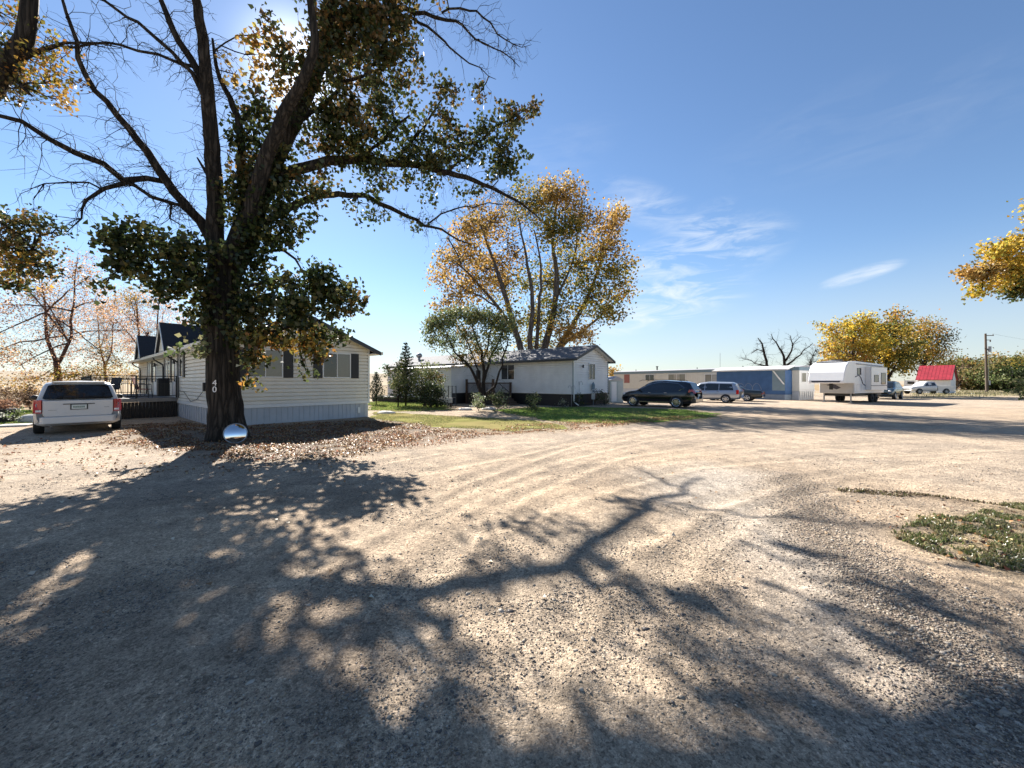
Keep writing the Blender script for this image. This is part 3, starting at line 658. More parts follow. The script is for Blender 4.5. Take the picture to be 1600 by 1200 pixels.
mc = [
    # x, y, depth, rx, rz, ry(m), n, palette
    (560, 40, .9, 75, 60, .8, 2500, 'mix'), (600, 85, .8, 55, 60, .7, 1500, 'mix'), (520, 60, .6, 45, 70, .7, 1300, 'mix'), (625, 25, 1.2, 45, 40, .6, 700, 'mix'),
    (480, 110, .2, 35, 35, .6, 450, 'mix'), (540, 150, .4, 55, 50, .7, 900, 'mix'), (500, 190, .6, 55, 45, .6, 650, 'green'), (560, 185, .8, 50, 45, .6, 700, 'mix'),
    (610, 170, 1.2, 35, 60, .6, 600, 'green'), (580, 240, 1.5, 70, 32, .6, 1000, 'green'), (520, 225, 1.0, 45, 32, .5, 550, 'mix'), (650, 225, 2.0, 45, 38, .6, 750, 'green'), (690, 240, 2.4, 40, 34, .5, 550, 'green'),
    (700, 190, 2.2, 35, 45, .5, 380, 'mix'), (735, 225, 2.5, 40, 38, .5, 650, 'green'), (790, 235, 2.6, 38, 40, .5, 620, 'green'), (800, 180, 2.7, 32, 22, .4, 330, 'mix'), (690, 135, 2.2, 32, 14, .4, 220, 'mix'), (832, 165, 2.8, 14, 14, .3, 110, 'mix'), (750, 145, 2.3, 16, 14, .3, 90, 'mix'), (780, 265, 2.7, 32, 18, .4, 260, 'green'),
    (600, 278, 2.2, 52, 26, .5, 330, 'green'), (660, 292, 2.9, 40, 28, .5, 180, 'green'), (560, 320, 2.4, 32, 26, .4, 150, 'green'), (600, 340, 2.9, 26, 20, .4, 80, 'green'), (655, 350, 3.6, 30, 20, .4, 60, 'green'), (735, 300, 3, 26, 18, .4, 90, 'green'),
    (390, 210, 0, 32, 42, .5, 520, 'green'), (405, 170, 0, 30, 28, .5, 300, 'mix'), (430, 260, .1, 34, 44, .5, 500, 'green'), (385, 280, -.1, 26, 40, .5, 400, 'mix'),
    (400, 345, -.1, 44, 44, .7, 700, 'green'), (450, 320, .2, 44, 38, .6, 480, 'green'), (475, 285, .5, 34, 24, .4, 330, 'mix'), (440, 360, .1, 36, 26, .5, 500, 'green'), (375, 310, -.2, 26, 36, .5, 380, 'green'), (505, 300, 1, 22, 18, .4, 150, 'mix'),
    (395, 400, -.1, 30, 26, .4, 420, 'green'), (415, 430, 0, 18, 18, .3, 150, 'green'), (388, 450, -.2, 26, 36, .4, 450, 'green'), (375, 500, -.3, 28, 36, .4, 420, 'green'),
    (300, 385, -1, 44, 24, .5, 480, 'green'), (250, 400, -1.4, 52, 28, .7, 620, 'green'), (215, 365, -1.6, 40, 22, .5, 300, 'green'), (180, 375, -1.9, 30, 16, .4, 300, 'green'), (190, 415, -1.8, 32, 18, .4, 330, 'green'), (285, 430, -1, 40, 26, .5, 620, 'green'), (260, 455, -1.2, 32, 16, .4, 230, 'green'), (315, 475, -.6, 24, 40, .4, 340, 'green'), (222, 432, -1.6, 14, 10, .2, 60, 'mix'), (165, 450, -1.9, 9, 6, .2, 40, 'green'), (300, 540, -.6, 18, 20, .3, 110, 'shrub'),
    (430, 470, -.3, 46, 36, .7, 650, 'green'), (480, 450, -.4, 42, 30, .7, 620, 'green'), (520, 465, -.2, 44, 32, .6, 560, 'green'), (470, 500, -.4, 62, 32, .7, 760, 'green'), (548, 480, 0, 24, 16, .3, 230, 'mix'), (415, 520, -.3, 46, 26, .6, 460, 'mix'), (500, 430, -.3, 20, 20, .3, 260, 'green'), (440, 530, -.3, 60, 18, .5, 420, 'gold'), (480, 540, -.2, 42, 16, .4, 230, 'gold'), (395, 560, -.4, 22, 34, .4, 280, 'mix'), (478, 580, -.2, 14, 12, .25, 45, 'green'), (390, 600, -.4, 12, 12, .2, 50, 'gold'), (510, 525, 0, 28, 16, .3, 230, 'green'), (500, 555, 0, 26, 12, .3, 60, 'mix'),
    # crown above the picture; its highest unseen clusters are added to block sky fill
    (560, -70, 1, 120, 60, 1.4, 1800, 'mix'), (440, -60, 0, 60, 50, 1, 350, 'mix'), (640, -60, 1.6, 90, 50, 1.2, 900, 'mix'), (420, 120, 0, 30, 26, .4, 150, 'orange'), (400, 85, 0, 34, 22, .4, 110, 'orange'), (445, 100, 0, 26, 34, .4, 230, 'mix'), (440, 60, -.2, 26, 34, .4, 190, 'mix'), (412, 48, -.1, 24, 26, .4, 90, 'gold'), (370, 110, -.1, 20, 18, .3, 50, 'orange'), (760, -110, 1.5, 80, 60, 1.4, 900, 'mix'), (540, -210, 0, 120, 70, 2.0, 1600, 'green'), (400, -190, -1.5, 70, 60, 1.6, 700, 'green'), (680, -190, -1.0, 90, 60, 1.8, 1000, 'mix'),
]
dead = [(P(200, 240, Y0 - 1), 2.6, 90, 1.3), (P(120, 240, Y0 - 2), 2.0, 80, 1.0), (P(300, 120, Y0 - 1), 2.4, 80, 1.2), (P(330, 230, Y0 - .4), 1.6, 60, .9), (P(730, 50, Y0 + 1.7), 2.0, 80, 1.0), (P(720, 330, Y0 + 3.8), 2.0, 110, .9), (P(620, 330, Y0 + 3.2), 1.2, 30, .8), (P(400, 100, Y0), 1.6, 30, .9), (P(800, 320, Y0 + 2.9), 1.1, 40, .9), (P(200, 50, Y0 - 1.5), 2, 40, .8), (P(270, 320, Y0 - .7), 1.4, 50, .9)]
tree('cottonwood_tree', 'huge dark-barked cottonwood in front of the cream mobile home with number 40 on its trunk', tb, main_limbs, PC(Y0, mc, 1.0), 'bark', seed=3, leaf=.135, ntw=110, twl=.8, twr=.011, droop=.16, dead=dead, jit=.035, step=.28, sides=18, clump=.15, branch_r=.02)

# tree left of the frame: its limbs and leaves reach in from the side
Yl = 9.5
lx = P(-190, 700, Yl); lx[2] = 0
tree('cottonwood_tree', 'leaning cottonwood at the left picture edge with yellowing leaves hanging in', lx,
     [[(lx[0], lx[1], -.1, .34), (*P(-170, 500, Yl), .30), (*P(-120, 300, Yl), .27), (*P(-50, 180, Yl), .24), (*P(12, 105, Yl), .20), (*P(38, 60, Yl), .17), (*P(46, 0, Yl), .15), (*P(50, -90, Yl), .11)],
      PL(Yl, [(-110, 280, 0, .10), (-70, 300, -.2, .08), (-20, 330, -.3, .06), (30, 370, -.4, .04), (70, 400, -.5, .015)]),
      PL(Yl, [(35, 90, 0, .06), (70, 76, .1, .05), (105, 68, .2, .03), (150, 66, .3, .02), (190, 75, .4, .01)]),
      PL(Yl, [(-30, 170, 0, .08), (-60, 60, -.3, .06), (-90, -40, -.5, .03)]),
      PL(Yl, [(20, 100, 0, .05), (30, 130, -.2, .04), (50, 150, -.2, .02)])],
     PC(Yl, [(15, 350, -.4, 40, 20, .5, 420, 'mix'), (35, 385, -.4, 38, 22, .5, 560, 'mix'), (15, 415, -.4, 45, 28, .5, 620, 'gold'), (60, 420, -.5, 22, 20, .3, 240, 'mix'), (25, 450, -.4, 20, 10, .3, 110, 'green'), (90, 355, -.5, 10, 6, .2, 40, 'green'), (65, 350, -.5, 14, 18, .3, 130, 'mix'), (-50, 380, 0, 60, 50, .8, 900, 'mix'),
              (20, 30, .1, 45, 40, .5, 300, 'gold'), (65, 80, .1, 38, 30, .5, 260, 'gold'), (80, 125, 0, 40, 16, .4, 260, 'gold'), (30, 135, 0, 30, 30, .4, 330, 'mix'), (15, 80, 0, 20, 30, .3, 180, 'mix'), (90, 155, 0, 14, 8, .2, 70, 'orange'), (-60, 60, 0, 70, 90, 1, 900, 'mix')], 1.0),
     'bark', seed=12, leaf=.085, ntw=70, twl=.7, twr=.009, clump=.12, branch_r=.018)

# big multi-stemmed cottonwood behind the second home
Yc = 38.0
cb = P(838, 630, Yc); cb[2] = 0
cl_ = []
r_ = np.random.default_rng(5)
for (x, y, rx, rz, n, pal) in [(770, 345, 45, 35, 900, 'orange'), (830, 320, 45, 34, 1000, 'olive'), (880, 305, 36, 24, 700, 'orange'), (905, 345, 32, 30, 600, 'orange'), (870, 360, 40, 32, 900, 'olive'), (955, 345, 18, 30, 380, 'orange'), (945, 385, 34, 28, 600, 'orange'),
        (740, 365, 34, 28, 600, 'orange'), (720, 410, 40, 24, 600, 'orange'), (690, 435, 20, 14, 200, 'orange'), (760, 425, 42, 30, 800, 'orange'), (735, 455, 36, 24, 600, 'orange'), (800, 400, 28, 28, 300, 'orange'), (790, 450, 32, 28, 500, 'olive'),
        (850, 440, 40, 34, 800, 'olive'), (900, 415, 40, 34, 900, 'olive'), (955, 425, 34, 26, 600, 'olive'), (975, 455, 16, 14, 160, 'gold'), (925, 465, 46, 28, 900, 'olive'), (950, 490, 26, 14, 250, 'olive'), (870, 490, 40, 26, 600, 'olive'), (890, 520, 36, 18, 400, 'orange'), (830, 505, 30, 26, 400, 'olive'), (790, 500, 30, 24, 350, 'olive'), (700, 480, 24, 20, 250, 'orange'), (835, 540, 36, 16, 300, 'olive'), (860, 300, 16, 16, 200, 'orange'), (965, 335, 10, 16, 120, 'orange'), (985, 410, 8, 6, 50, 'gold'), (910, 525, 22, 12, 120, 'orange'), (690, 395, 10, 8, 50, 'orange')]:
    cl_.append((x, y, r_.uniform(-2.5, 2.5), rx, rz, 1.7, n, pal))
tree('cottonwood_tree', 'tall multi-stemmed cottonwood with orange-brown leaves rising behind the grey shingle roof', cb,
     [[(*cb[:2], -.1, .75), (cb[0], cb[1], 1.0, .66), (*P(835, 590, Yc), .60)],
      PL(Yc, [(826, 605, 0, .34), (818, 560, -.3, .32), (800, 500, -.8, .27), (782, 440, -1.2, .2), (765, 390, -1.5, .13), (748, 345, -1.6, .06)]),
      PL(Yc, [(838, 600, 0, .42), (848, 555, .2, .38), (862, 500, .4, .32), (870, 440, .4, .25), (864, 380, .4, .16), (868, 330, .3, .09), (876, 295, .3, .04)]),
      PL(Yc, [(848, 600, 0, .34), (872, 545, .8, .30), (905, 490, 1.2, .22), (928, 440, 1.5, .16), (945, 390, 1.6, .10), (960, 345, 1.6, .04)]),
      PL(Yc, [(834, 600, 0, .30), (828, 540, -.8, .26), (832, 470, -1.2, .19), (822, 400, -1.3, .12), (810, 340, -1.3, .05)]),
      PL(Yc, [(850, 590, .2, .22), (880, 540, 1.6, .19), (920, 510, 2, .14), (960, 475, 2.2, .07), (985, 455, 2.3, .03)]),
      PL(Yc, [(805, 515, -.7, .16), (770, 470, -1.4, .13), (730, 425, -1.8, .08), (700, 400, -2, .04)]),
      PL(Yc, [(778, 480, -1.3, .09), (735, 455, -2, .06), (695, 432, -2.2, .03)]),
      PL(Yc, [(866, 470, .4, .14), (890, 420, .8, .1), (905, 360, .9, .05), (908, 320, 1, .02)]),
      PL(Yc, [(838, 545, 0, .2), (842, 480, -1, .15), (845, 420, -1.6, .1), (835, 360, -1.8, .05)])],
     PC(Yc, cl_, 1.95), 'barkgrey', seed=21, leaf=.22, ntw=90, twl=2.2, twr=.03, droop=0, jit=.08, step=.8, clump=.42, branch_r=.05, leafm='leafthin', kink=.25)

# generic tree for the background
def gtree(label, px, Y, h, w, trunk_r, n, pal, leaf, seed, bark='barkgrey', name='broadleaf_tree', group=None, low=.25, ncl=9, asym=(0, 0), clump=None, lm='leafthin', ntw=40, stems=1, gy=None, droop=0, cat='tree'):
    r = np.random.default_rng(seed); b = P(px, 0, Y); b[2] = 0
    limbs = [[(b[0], b[1], -.1, trunk_r), (b[0] + r.normal(0, .06), b[1], h * .18, trunk_r * .85), (b[0] + asym[0] * .3, b[1], h * .36, trunk_r * .7)]]
    cl = []
    for i in range(ncl):
        t = (i + .5) / ncl; zz = low + (1 - low) * (.12 + .78 * t); a = i * 2.4 + r.uniform(-.4, .4)
        rr = w * .5 * math.sin(math.pi * min(.98, .18 + .72 * t)) * r.uniform(.45, .8)
        c = np.array([b[0] + asym[0] * t + math.cos(a) * rr, b[1] + math.sin(a) * rr * .9, h * zz])
        s = max(.12, .5 - .25 * t); st = np.array(limbs[0][1 if t < .4 else 2][:3]) if stems == 1 else np.array([b[0] + r.normal(0, .2), b[1], .1 * h])
        mid = st * .5 + c * .5 + r.normal(0, .03 * w, 3) + np.array([0, 0, .04 * h])
        limbs.append([(*st, trunk_r * .5), (*mid, trunk_r * .3), (*c, trunk_r * .1)])
        cl.append((c, (w * .24 * r.uniform(.8, 1.2), w * .24, h * .13 * r.uniform(.8, 1.3)), int(n / ncl * r.uniform(.7, 1.3)), pal if isinstance(pal, str) else pal[min(len(pal) - 1, int(r.random() * len(pal)))]))
    return tree(name, label, b, limbs, cl, bark, lm, seed, leaf, group, cat, ntw, w * .22, trunk_r * .09, droop, .05, h * .06, 8, clump or w * .045, trunk_r * .12, kink=.25)

# pink-leaved thin trees behind the van
def thin(label, px, Y, h, w, rad, n, seed, low):
    b = P(px, 0, Y); b[2] = 0; r = np.random.default_rng(seed)
    limbs = [[(*b[:2], -.1, rad), (b[0], b[1], h * .15, rad * .85), (b[0] - .02 * w, b[1], h * .3, rad * .7)],
             [(b[0] - .02 * w, b[1], h * .3, rad * .55), (b[0] - .10 * w, b[1], h * .45, rad * .45), (b[0] - .16 * w, b[1] + .3, h * .62, rad * .3), (b[0] - .22 * w, b[1] + .4, h * .85, rad * .1)],
             [(b[0] - .02 * w, b[1], h * .27, rad * .5), (b[0] + .10 * w, b[1], h * .42, rad * .4), (b[0] + .17 * w, b[1] - .3, h * .62, rad * .28), (b[0] + .22 * w, b[1] - .3, h * .96, rad * .07)]]
    for i in range(11):
        s = limbs[1 + i % 2][1 + (i // 2) % 2][:3]; a = r.uniform(0, 6.28); rr = w * r.uniform(.25, .5)
        e = (b[0] + math.cos(a) * rr, b[1] + math.sin(a) * rr, h * r.uniform(low + .05, .9)); m = [(s[k] + e[k]) / 2 for k in range(3)]; m[2] += .02 * h
        limbs.append([(*s, rad * .26), (*m, rad * .17), (*e, rad * .04)])
    cl = [(np.array(l[-1][:3]) * .85 + np.array(l[1][:3]) * .15, (w * .17, w * .17, h * .11), n // 14, 'pink' if k % 4 else 'orange') for k, l in enumerate(limbs[1:])]
    cl += [((b[0], b[1], h * .55), (w * .42, w * .4, h * .36), n // 2, 'pink'), ((b[0] + .2 * w, b[1], h * (low + .08)), (w * .26, w * .3, h * .06), n // 6, 'gold'), ((b[0] - .25 * w, b[1], h * (low + .05)), (w * .2, w * .3, h * .06), n // 8, 'orange')]
    tree('poplar_tree', label, b, limbs, cl, 'barkred', 'leafthin', seed, .095, 'thin pink-leaved trees behind the van', 'tree', 260, w * .2, .010, 0, .03, .5, 8, .26, .02, kink=.2)
thin('thin reddish-barked tree with sparse pinkish leaves standing behind the white minivan', 91, 26, 10.2, 7.2, .21, 6500, 61, .12)
thin('thin pink-leaved tree behind the dark deck railing, beside the gabled porch roof', 230, 34, 10.6, 6.6, .2, 5500, 62, .15)
thin('faint pink-leaved tree furthest back, between the other two thin trees', 165, 48, 13, 7, .18, 3000, 63, .2)

# right background trees
gtree('bright yellow tree right behind the white camper trailer', 1328, 50, 10.2, 7.4, .32, 9000, ['yellow', 'yellow', 'yellow', 'gold'], .24, 71, low=.2, ncl=11, group='yellowing trees behind the camper')
gtree('olive and gold tree with visible dark trunk behind the dark green car', 1386, 52, 10.6, 7.4, .38, 9000, ['olive', 'yellow', 'gold', 'olive'], .24, 72, bark='barkdark', low=.22, ncl=11, group='yellowing trees behind the camper')
gtree('darker olive tree rising behind the red-roofed shed', 1443, 74, 12.8, 9.0, .30, 6500, ['olive', 'mix', 'gold'], .27, 73, bark='barkdark', low=.34, ncl=9, clump=.7, group='yellowing trees behind the camper')
# golden limb reaching in from the right
Yr = 21.0
rb = P(1725, 0, Yr); rb[2] = 0
tree('cottonwood_tree', 'golden-leaved tree reaching in high at the right picture edge', rb,
     [[(*rb[:2], -.1, .38), (*P(1722, 560, Yr), .33), (*P(1715, 470, Yr), .28), (*P(1705, 400, Yr), .2)],
      PL(Yr, [(1715, 470, 0, .16), (1670, 440, 0, .13), (1620, 425, -.2, .09), (1570, 420, -.4, .06), (1525, 425, -.5, .03)]),
      PL(Yr, [(1705, 400, 0, .14), (1660, 360, 0, .1), (1610, 350, 0, .05)]),
      PL(Yr, [(1715, 430, 0, .14), (1760, 380, .3, .09), (1800, 340, .5, .05)])],
     PC(Yr, [(1560, 395, -.3, 28, 16, .6, 420, 'yellow'), (1580, 415, -.3, 34, 20, .7, 600, 'yellow'), (1535, 425, -.4, 28, 14, .5, 380, 'orange'), (1515, 432, -.5, 14, 9, .3, 110, 'orange'), (1535, 452, -.4, 18, 12, .4, 190, 'yellow'), (1600, 440, -.2, 30, 18, .6, 480, 'olive'), (1590, 458, -.2, 18, 10, .4, 160, 'green'), (1595, 380, -.2, 22, 14, .5, 260, 'yellow'), (1570, 435, -.3, 18, 12, .4, 150, 'yellow'),
              (1660, 400, 0, 60, 50, 1.2, 1700, 'yellow'), (1740, 360, 0, 70, 60, 1.5, 1700, 'yellow'), (1660, 320, 0, 50, 30, 1.2, 700, 'yellow')], 1.9),
     'barkdark', seed=33, leaf=.14, ntw=30, twl=.6, twr=.01, clump=.20, branch_r=.025, leafm='leafthin')
# dead trees behind the blue home
def bare(label, px, Y, h, lim, seed):
    b = P(px, 0, Y); b[2] = 0
    L_ = [[(*b[:2], -.1, .24), (*P(lim[0][0][0], 590, Y), .22), (*P(lim[0][0][0], 570, Y), .2)]]
    for l in lim: L_.append(PL(Y, [(x, y, 0, rr) for x, y, rr in l]))
    tree('dead_tree', label, b, L_, [], 'barkdark', seed=seed, ntw=70, twl=1.5, twr=.022, droop=-.05, jit=.1, step=.6, kink=.28, group='bare dead trees behind the blue home')
bare('bare dead tree with curved limbs behind the left half of the blue building', 1198, 54, 8, [[(1198, 572, .17), (1196, 555, .15), (1190, 538, .1), (1184, 528, .05)], [(1195, 550, .07), (1184, 545, .05), (1174, 552, .03)], [(1198, 572, .08), (1180, 566, .05), (1160, 560, .03)]], 81)
bare('bare dead tree with spreading crown behind the right end of the blue building', 1226, 54, 9, [[(1226, 572, .18), (1225, 556, .15), (1218, 543, .1), (1208, 530, .06), (1205, 522, .03)], [(1226, 565, .14), (1236, 548, .1), (1238, 532, .06), (1235, 524, .03)], [(1228, 572, .14), (1246, 560, .1), (1256, 548, .06), (1270, 536, .03)], [(1237, 540, .05), (1246, 530, .03), (1252, 524, .02)]], 82)
bare('thin leaning bare tree between the blue home and the white camper', 1268, 56, 7, [[(1266, 570, .07), (1270, 556, .05), (1278, 545, .03)]], 83)

# far trees at the right and along the horizon
far_list = [(1482, 92, 6.6, 8), (1502, 96, 7.6, 8), (1522, 90, 6.2, 8), (1549, 94, 8.4, 8), (1569, 90, 6.6, 8), (1592, 86, 7.4, 8), (1616, 88, 8.5, 12), (1512, 84, 4.6, 8), (1534, 82, 4.4, 7), (1575, 78, 4.6, 9), (1604, 80, 5.2, 9)]
desc = ['orange-topped far tree just right of the red shed', 'hazy orange-green far tree second right of the red shed', 'olive far tree left of the utility pole', 'tall orange-tipped tree directly behind the utility pole', 'green-brown far tree right of the utility pole', 'olive far tree near the right picture edge', 'last far tree cut by the right picture edge', 'low brown bush under the far trees left of the pole', 'low green bush at the foot of the utility pole', 'dense dark green bush right of the utility pole', 'low dark green bush at the right picture edge']
for i, (px, Y, h, w) in enumerate(far_list):
    pal = [['orange', 'pink', 'hedge'], ['orange', 'hedge'], ['hedge', 'olive'], ['hedge', 'orange', 'olive'], ['hedge', 'olive'], ['hedge', 'green', 'olive'], ['hedge', 'green'], ['brown', 'hedge'], ['hedge', 'shrub'], ['green', 'dark', 'shrub'], ['green', 'dark', 'shrub']][i]
    gtree(desc[i], px, Y, h, w, .2, 3000, pal, .36, 200 + i, low=.02 if h < 6 else .12, ncl=9, name='broadleaf_tree' if h > 6 else 'bush', cat='tree' if h > 6 else 'bush', group='far trees beyond the road' if h > 6 else 'bushes beyond the road', ntw=12, clump=.7, stems=2)
gtree('bright green leafy bush at the right edge by the road', 1594, 44, 2.3, 2.6, .04, 900, 'shrub', .16, 230, low=.02, ncl=6, name='bush', cat='bush', ntw=10, stems=2)
gtree('small dark bush cut off by the right picture edge near the tyre tracks', 1604, 32, 1.0, .9, .03, 300, 'dark', .10, 231, low=.02, ncl=4, name='bush', cat='bush', ntw=6, stems=2)
gtree('small orange tree far away behind the gap right of the second home', 954, 130, 6.5, 9, .2, 900, 'orange', .6, 232, low=.1, ncl=6, clump=.8, ntw=0)

# willow by the second home
Yw = 26.5
wb = P(752, 0, Yw); wb[2] = 0
wl_ = [[(*wb[:2], -.1, .26), (*P(752, 620, Yw), .22), (*P(754, 605, Yw), .18)],
       PL(Yw, [(752, 615, 0, .11), (745, 595, -.2, .10), (735, 575, -.4, .08), (712, 550, -.7, .055), (700, 525, -.9, .03), (690, 500, -1, .02)]),
       PL(Yw, [(735, 575, -.4, .05), (720, 565, -.5, .04), (705, 555, -.6, .03), (688, 540, -.7, .02)]),
       PL(Yw, [(754, 610, 0, .13), (756, 580, .1, .11), (752, 550, .2, .08), (742, 520, .3, .05), (735, 495, .3, .02)]),
       PL(Yw, [(756, 595, 0, .10), (766, 560, .3, .08), (780, 530, .5, .05), (792, 505, .6, .02)]),
       PL(Yw, [(756, 620, 0, .10), (772, 603, -.2, .08), (782, 580, -.4, .065), (788, 550, -.5, .05), (798, 520, -.6, .02)]),
       PL(Yw, [(755, 560, .1, .06), (765, 530, -.3, .05), (768, 500, -.5, .02)]),
       PL(Yw, [(748, 590, -.1, .06), (738, 550, .4, .05), (718, 515, .8, .03), (705, 490, 1, .015)])]
tree('willow_tree', 'small multi-stemmed willow with fine drooping green leaves beside the second home', wb, wl_,
     PC(Yw, [(690, 505, -.6, 24, 18, .8, 1100, 'willow'), (675, 520, -.8, 14, 24, .5, 500, 'willow'), (720, 492, 0, 30, 14, .9, 1000, 'willow'), (755, 495, .3, 30, 14, .9, 1000, 'willow'), (785, 510, .4, 24, 22, .8, 900, 'willow'), (740, 525, 0, 34, 24, 1, 900, 'willow'), (775, 545, 0, 26, 24, .8, 500, 'willow'), (705, 540, -.4, 22, 20, .6, 400, 'willow'), (720, 562, -.4, 18, 10, .5, 220, 'mix'), (745, 550, .2, 20, 18, .6, 320, 'orange'), (730, 520, .5, 18, 20, .5, 240, 'orange')], 1.35),
     'barkdark', 'leaf', 44, .125, ntw=160, twl=.9, twr=.010, droop=.35, jit=.04, step=.4, clump=.17, branch_r=.02, ldroop=1.2, fold=.1)

# spruces
def spruce(label, px, Y, h, w, seed, pal, dens=1.0, low=.08):
    r = np.random.default_rng(seed); b = P(px, 0, Y); b[2] = 0; root = thing('spruce_tree', label, 'tree', b, 0, 'young spruces beside the second home')
    tr = MB(); tr.tube([(0, 0, -.1), (0, 0, h * .5), (0, 0, h)], [.035 * h * .4, .02 * h * .4, .004], 8)
    C_ = []; S_ = []; br = tr; z = h * low; k = 0
    while z < h * .97:
        t = z / h; R = w * .5 * (1 - t) ** .8; m = 7 if t < .8 else 5
        for i in range(m):
            a = k * 1.1 + i * 2 * math.pi / m + r.uniform(-.2, .2); L = R * r.uniform(.75, 1.12); up = .25 + .5 * t
            e = np.array([math.cos(a) * L, math.sin(a) * L, z + L * up * .6]); s = np.array([0, 0, z]); q = s * .5 + e * .5 - np.array([0, 0, .04 * L])
            br.tube([s, q, e], [.012, .009, .003], 3, False)
            n = int((L / .045 + 3) * dens * 2.2); tt = r.random(n) ** .7
            p = s + (e - s) * tt[:, None]; p = p + r.normal(0, 1, (n, 3)) * (.05 * (1 - tt[:, None] * .4)) - np.array([0, 0, .02]); C_.append(p); S_.append(np.full(n, .085))
        z += h * .045 * r.uniform(.85, 1.1); k += 1
    C_ = np.concatenate(C_); pl = np.array(PAL[pal]); V, q, cl = leaf_arrays(C_, np.concatenate(S_) * r.uniform(.6, 1.3, len(C_)), pl[r.integers(0, len(pl), len(C_))] * r.uniform(.7, 1.3, (len(C_), 1)), r)
    tr.build('trunk', M['barkdark'], root, True); npmesh('crown', V, q, M['needle'], root, cl)
spruce('small sparse spruce standing alone just right of the cream home', 588, 30, 2.6, 1.9, 91, 'spruce', .45, .16)
spruce('taller dark spruce rising above the second home porch', 634, 28.5, 4.7, 2.6, 92, 'spruce', 1.0, .1)
gtree('leafy green-yellow young tree against the second home between spruce and dark bush', 662, 28.0, 3.0, 3.3, .08, 3800, ['shrub', 'green', 'mix', 'willow'], .10, 93, bark='barkdark', low=.25, ncl=9, ntw=60, stems=2, clump=.17, lm='leaf')
gtree('leafy green young tree crossing the spruce beside the porch steps', 622, 27.6, 3.2, 1.9, .05, 1900, ['shrub', 'green'], .10, 99, bark='barkdark', low=.25, ncl=6, ntw=40, stems=2, clump=.16, lm='leaf')
gtree('round very dark bush right of the spruce', 672, 26.0, 1.75, 2.1, .05, 3600, 'dark', .085, 94, low=.02, ncl=8, name='bush', cat='bush', ntw=20, stems=2, clump=.16, lm='leaf')
gtree('pale green-white flowering shrub left of the willow trunk', 748, 23.6, 1.1, 1.0, .02, 650, [[(.35, .38, .22), (.20, .26, .10), (.5, .5, .4)]], .07, 95, low=.02, ncl=5, name='shrub', cat='shrub', ntw=10, stems=2, clump=.09, lm='leaf')
gtree('dark shrub with pale leaf tips in front of the brown porch posts', 780, 23.2, 1.3, 1.3, .02, 900, ['dark', 'shrub', [(.30, .33, .2), (.05, .07, .03)]], .075, 96, low=.02, ncl=6, name='shrub', cat='shrub', ntw=14, stems=2, clump=.1, lm='leaf')
gtree('low spiky dark shrub alone on the lawn before the white wall', 832, 22.8, 1.15, .95, .02, 800, ['dark', 'shrub'], .07, 97, low=.02, ncl=6, name='shrub', cat='shrub', ntw=20, stems=2, clump=.09, lm='leaf')
# brown hedge plants at the left behind the lawn
for i, (px, Y, h, w) in enumerate([(-8, 27, 1.6, 2.6), (18, 28, 1.5, 2.2), (42, 27.5, 1.3, 1.8), (-45, 28, 1.6, 2.6)]):
    gtree(['tangle of dry brown bushes at the left picture edge', 'dry brown bush right of the leftmost tangle', 'thin dry brown bush beside the small reddish shrub', 'dry brown bush outside the left edge'][i], px, Y, h, w, .03, 1100, 'brown', .09, 110 + i, bark='barkred', low=.02, ncl=7, name='bush', cat='bush', ntw=90, stems=2, group='dry brown bushes on the left', clump=.14)
gtree('small dark conical shrub by the left mirror of the white minivan', 46, 25, 1.5, .8, .04, 700, 'brown', .07, 120, bark='barkred', low=.1, ncl=6, name='shrub', cat='shrub', ntw=30, clump=.09)

# ------------------------------------------------------------------ buildings
def siding_wall(mb, p0, p1, z0, z1, peak=None, lap=.16, out=.016):
    """clapboard wall from p0 to p1 (outside on the right hand of p0->p1); peak = ridge height for a gable end"""
    p0 = np.array([*p0, 0.0]); p1 = np.array([*p1, 0.0]); d = p1 - p0; L = np.linalg.norm(d); d /= L; n = np.array([d[1], -d[0], 0]); z = z0
    top = peak or z1
    def ext(zz):
        if zz <= z1: return 0, L
        t = (zz - z1) / (top - z1) * L / 2; return t, L - t
    gr = lap * .24                    # shadow groove between two boards
    while z < top - .01:
        zt = min(z + lap, top); rows = [(z, -.07), (min(z + gr, zt), -.07), (min(z + gr, zt), out), (zt, .004), (zt, -.07)]; vs = []
        for zz, o_ in rows:
            a, b = ext(zz)
            for q in (a, b): v = p0 + d * q + n * o_; v[2] = zz; vs.append(v)
        mb.add(vs, [(2 * i, 2 * i + 1, 2 * i + 3, 2 * i + 2) for i in range(4)])
        z = zt
def frame4(mb, o, d, n, w, h, t=.06, dep=.035, mull=True):
    """window frame on a wall: o = lower left corner (3d), d along wall, n outward"""
    up = np.array([0, 0, 1.0]); o = np.asarray(o, float)
    def bar(a, b, c, e):
        q = [o + d * a + up * c, o + d * b + up * c, o + d * b + up * e, o + d * a + up * e]
        mb.prism([p + n * .0 for p in q], n * dep)
    bar(-t, w + t, -t, 0); bar(-t, w + t, h, h + t); bar(-t, 0, 0, h); bar(w, w + t, 0, h)
    if mull: bar(w / 2 - t * .35, w / 2 + t * .35, 0, h)
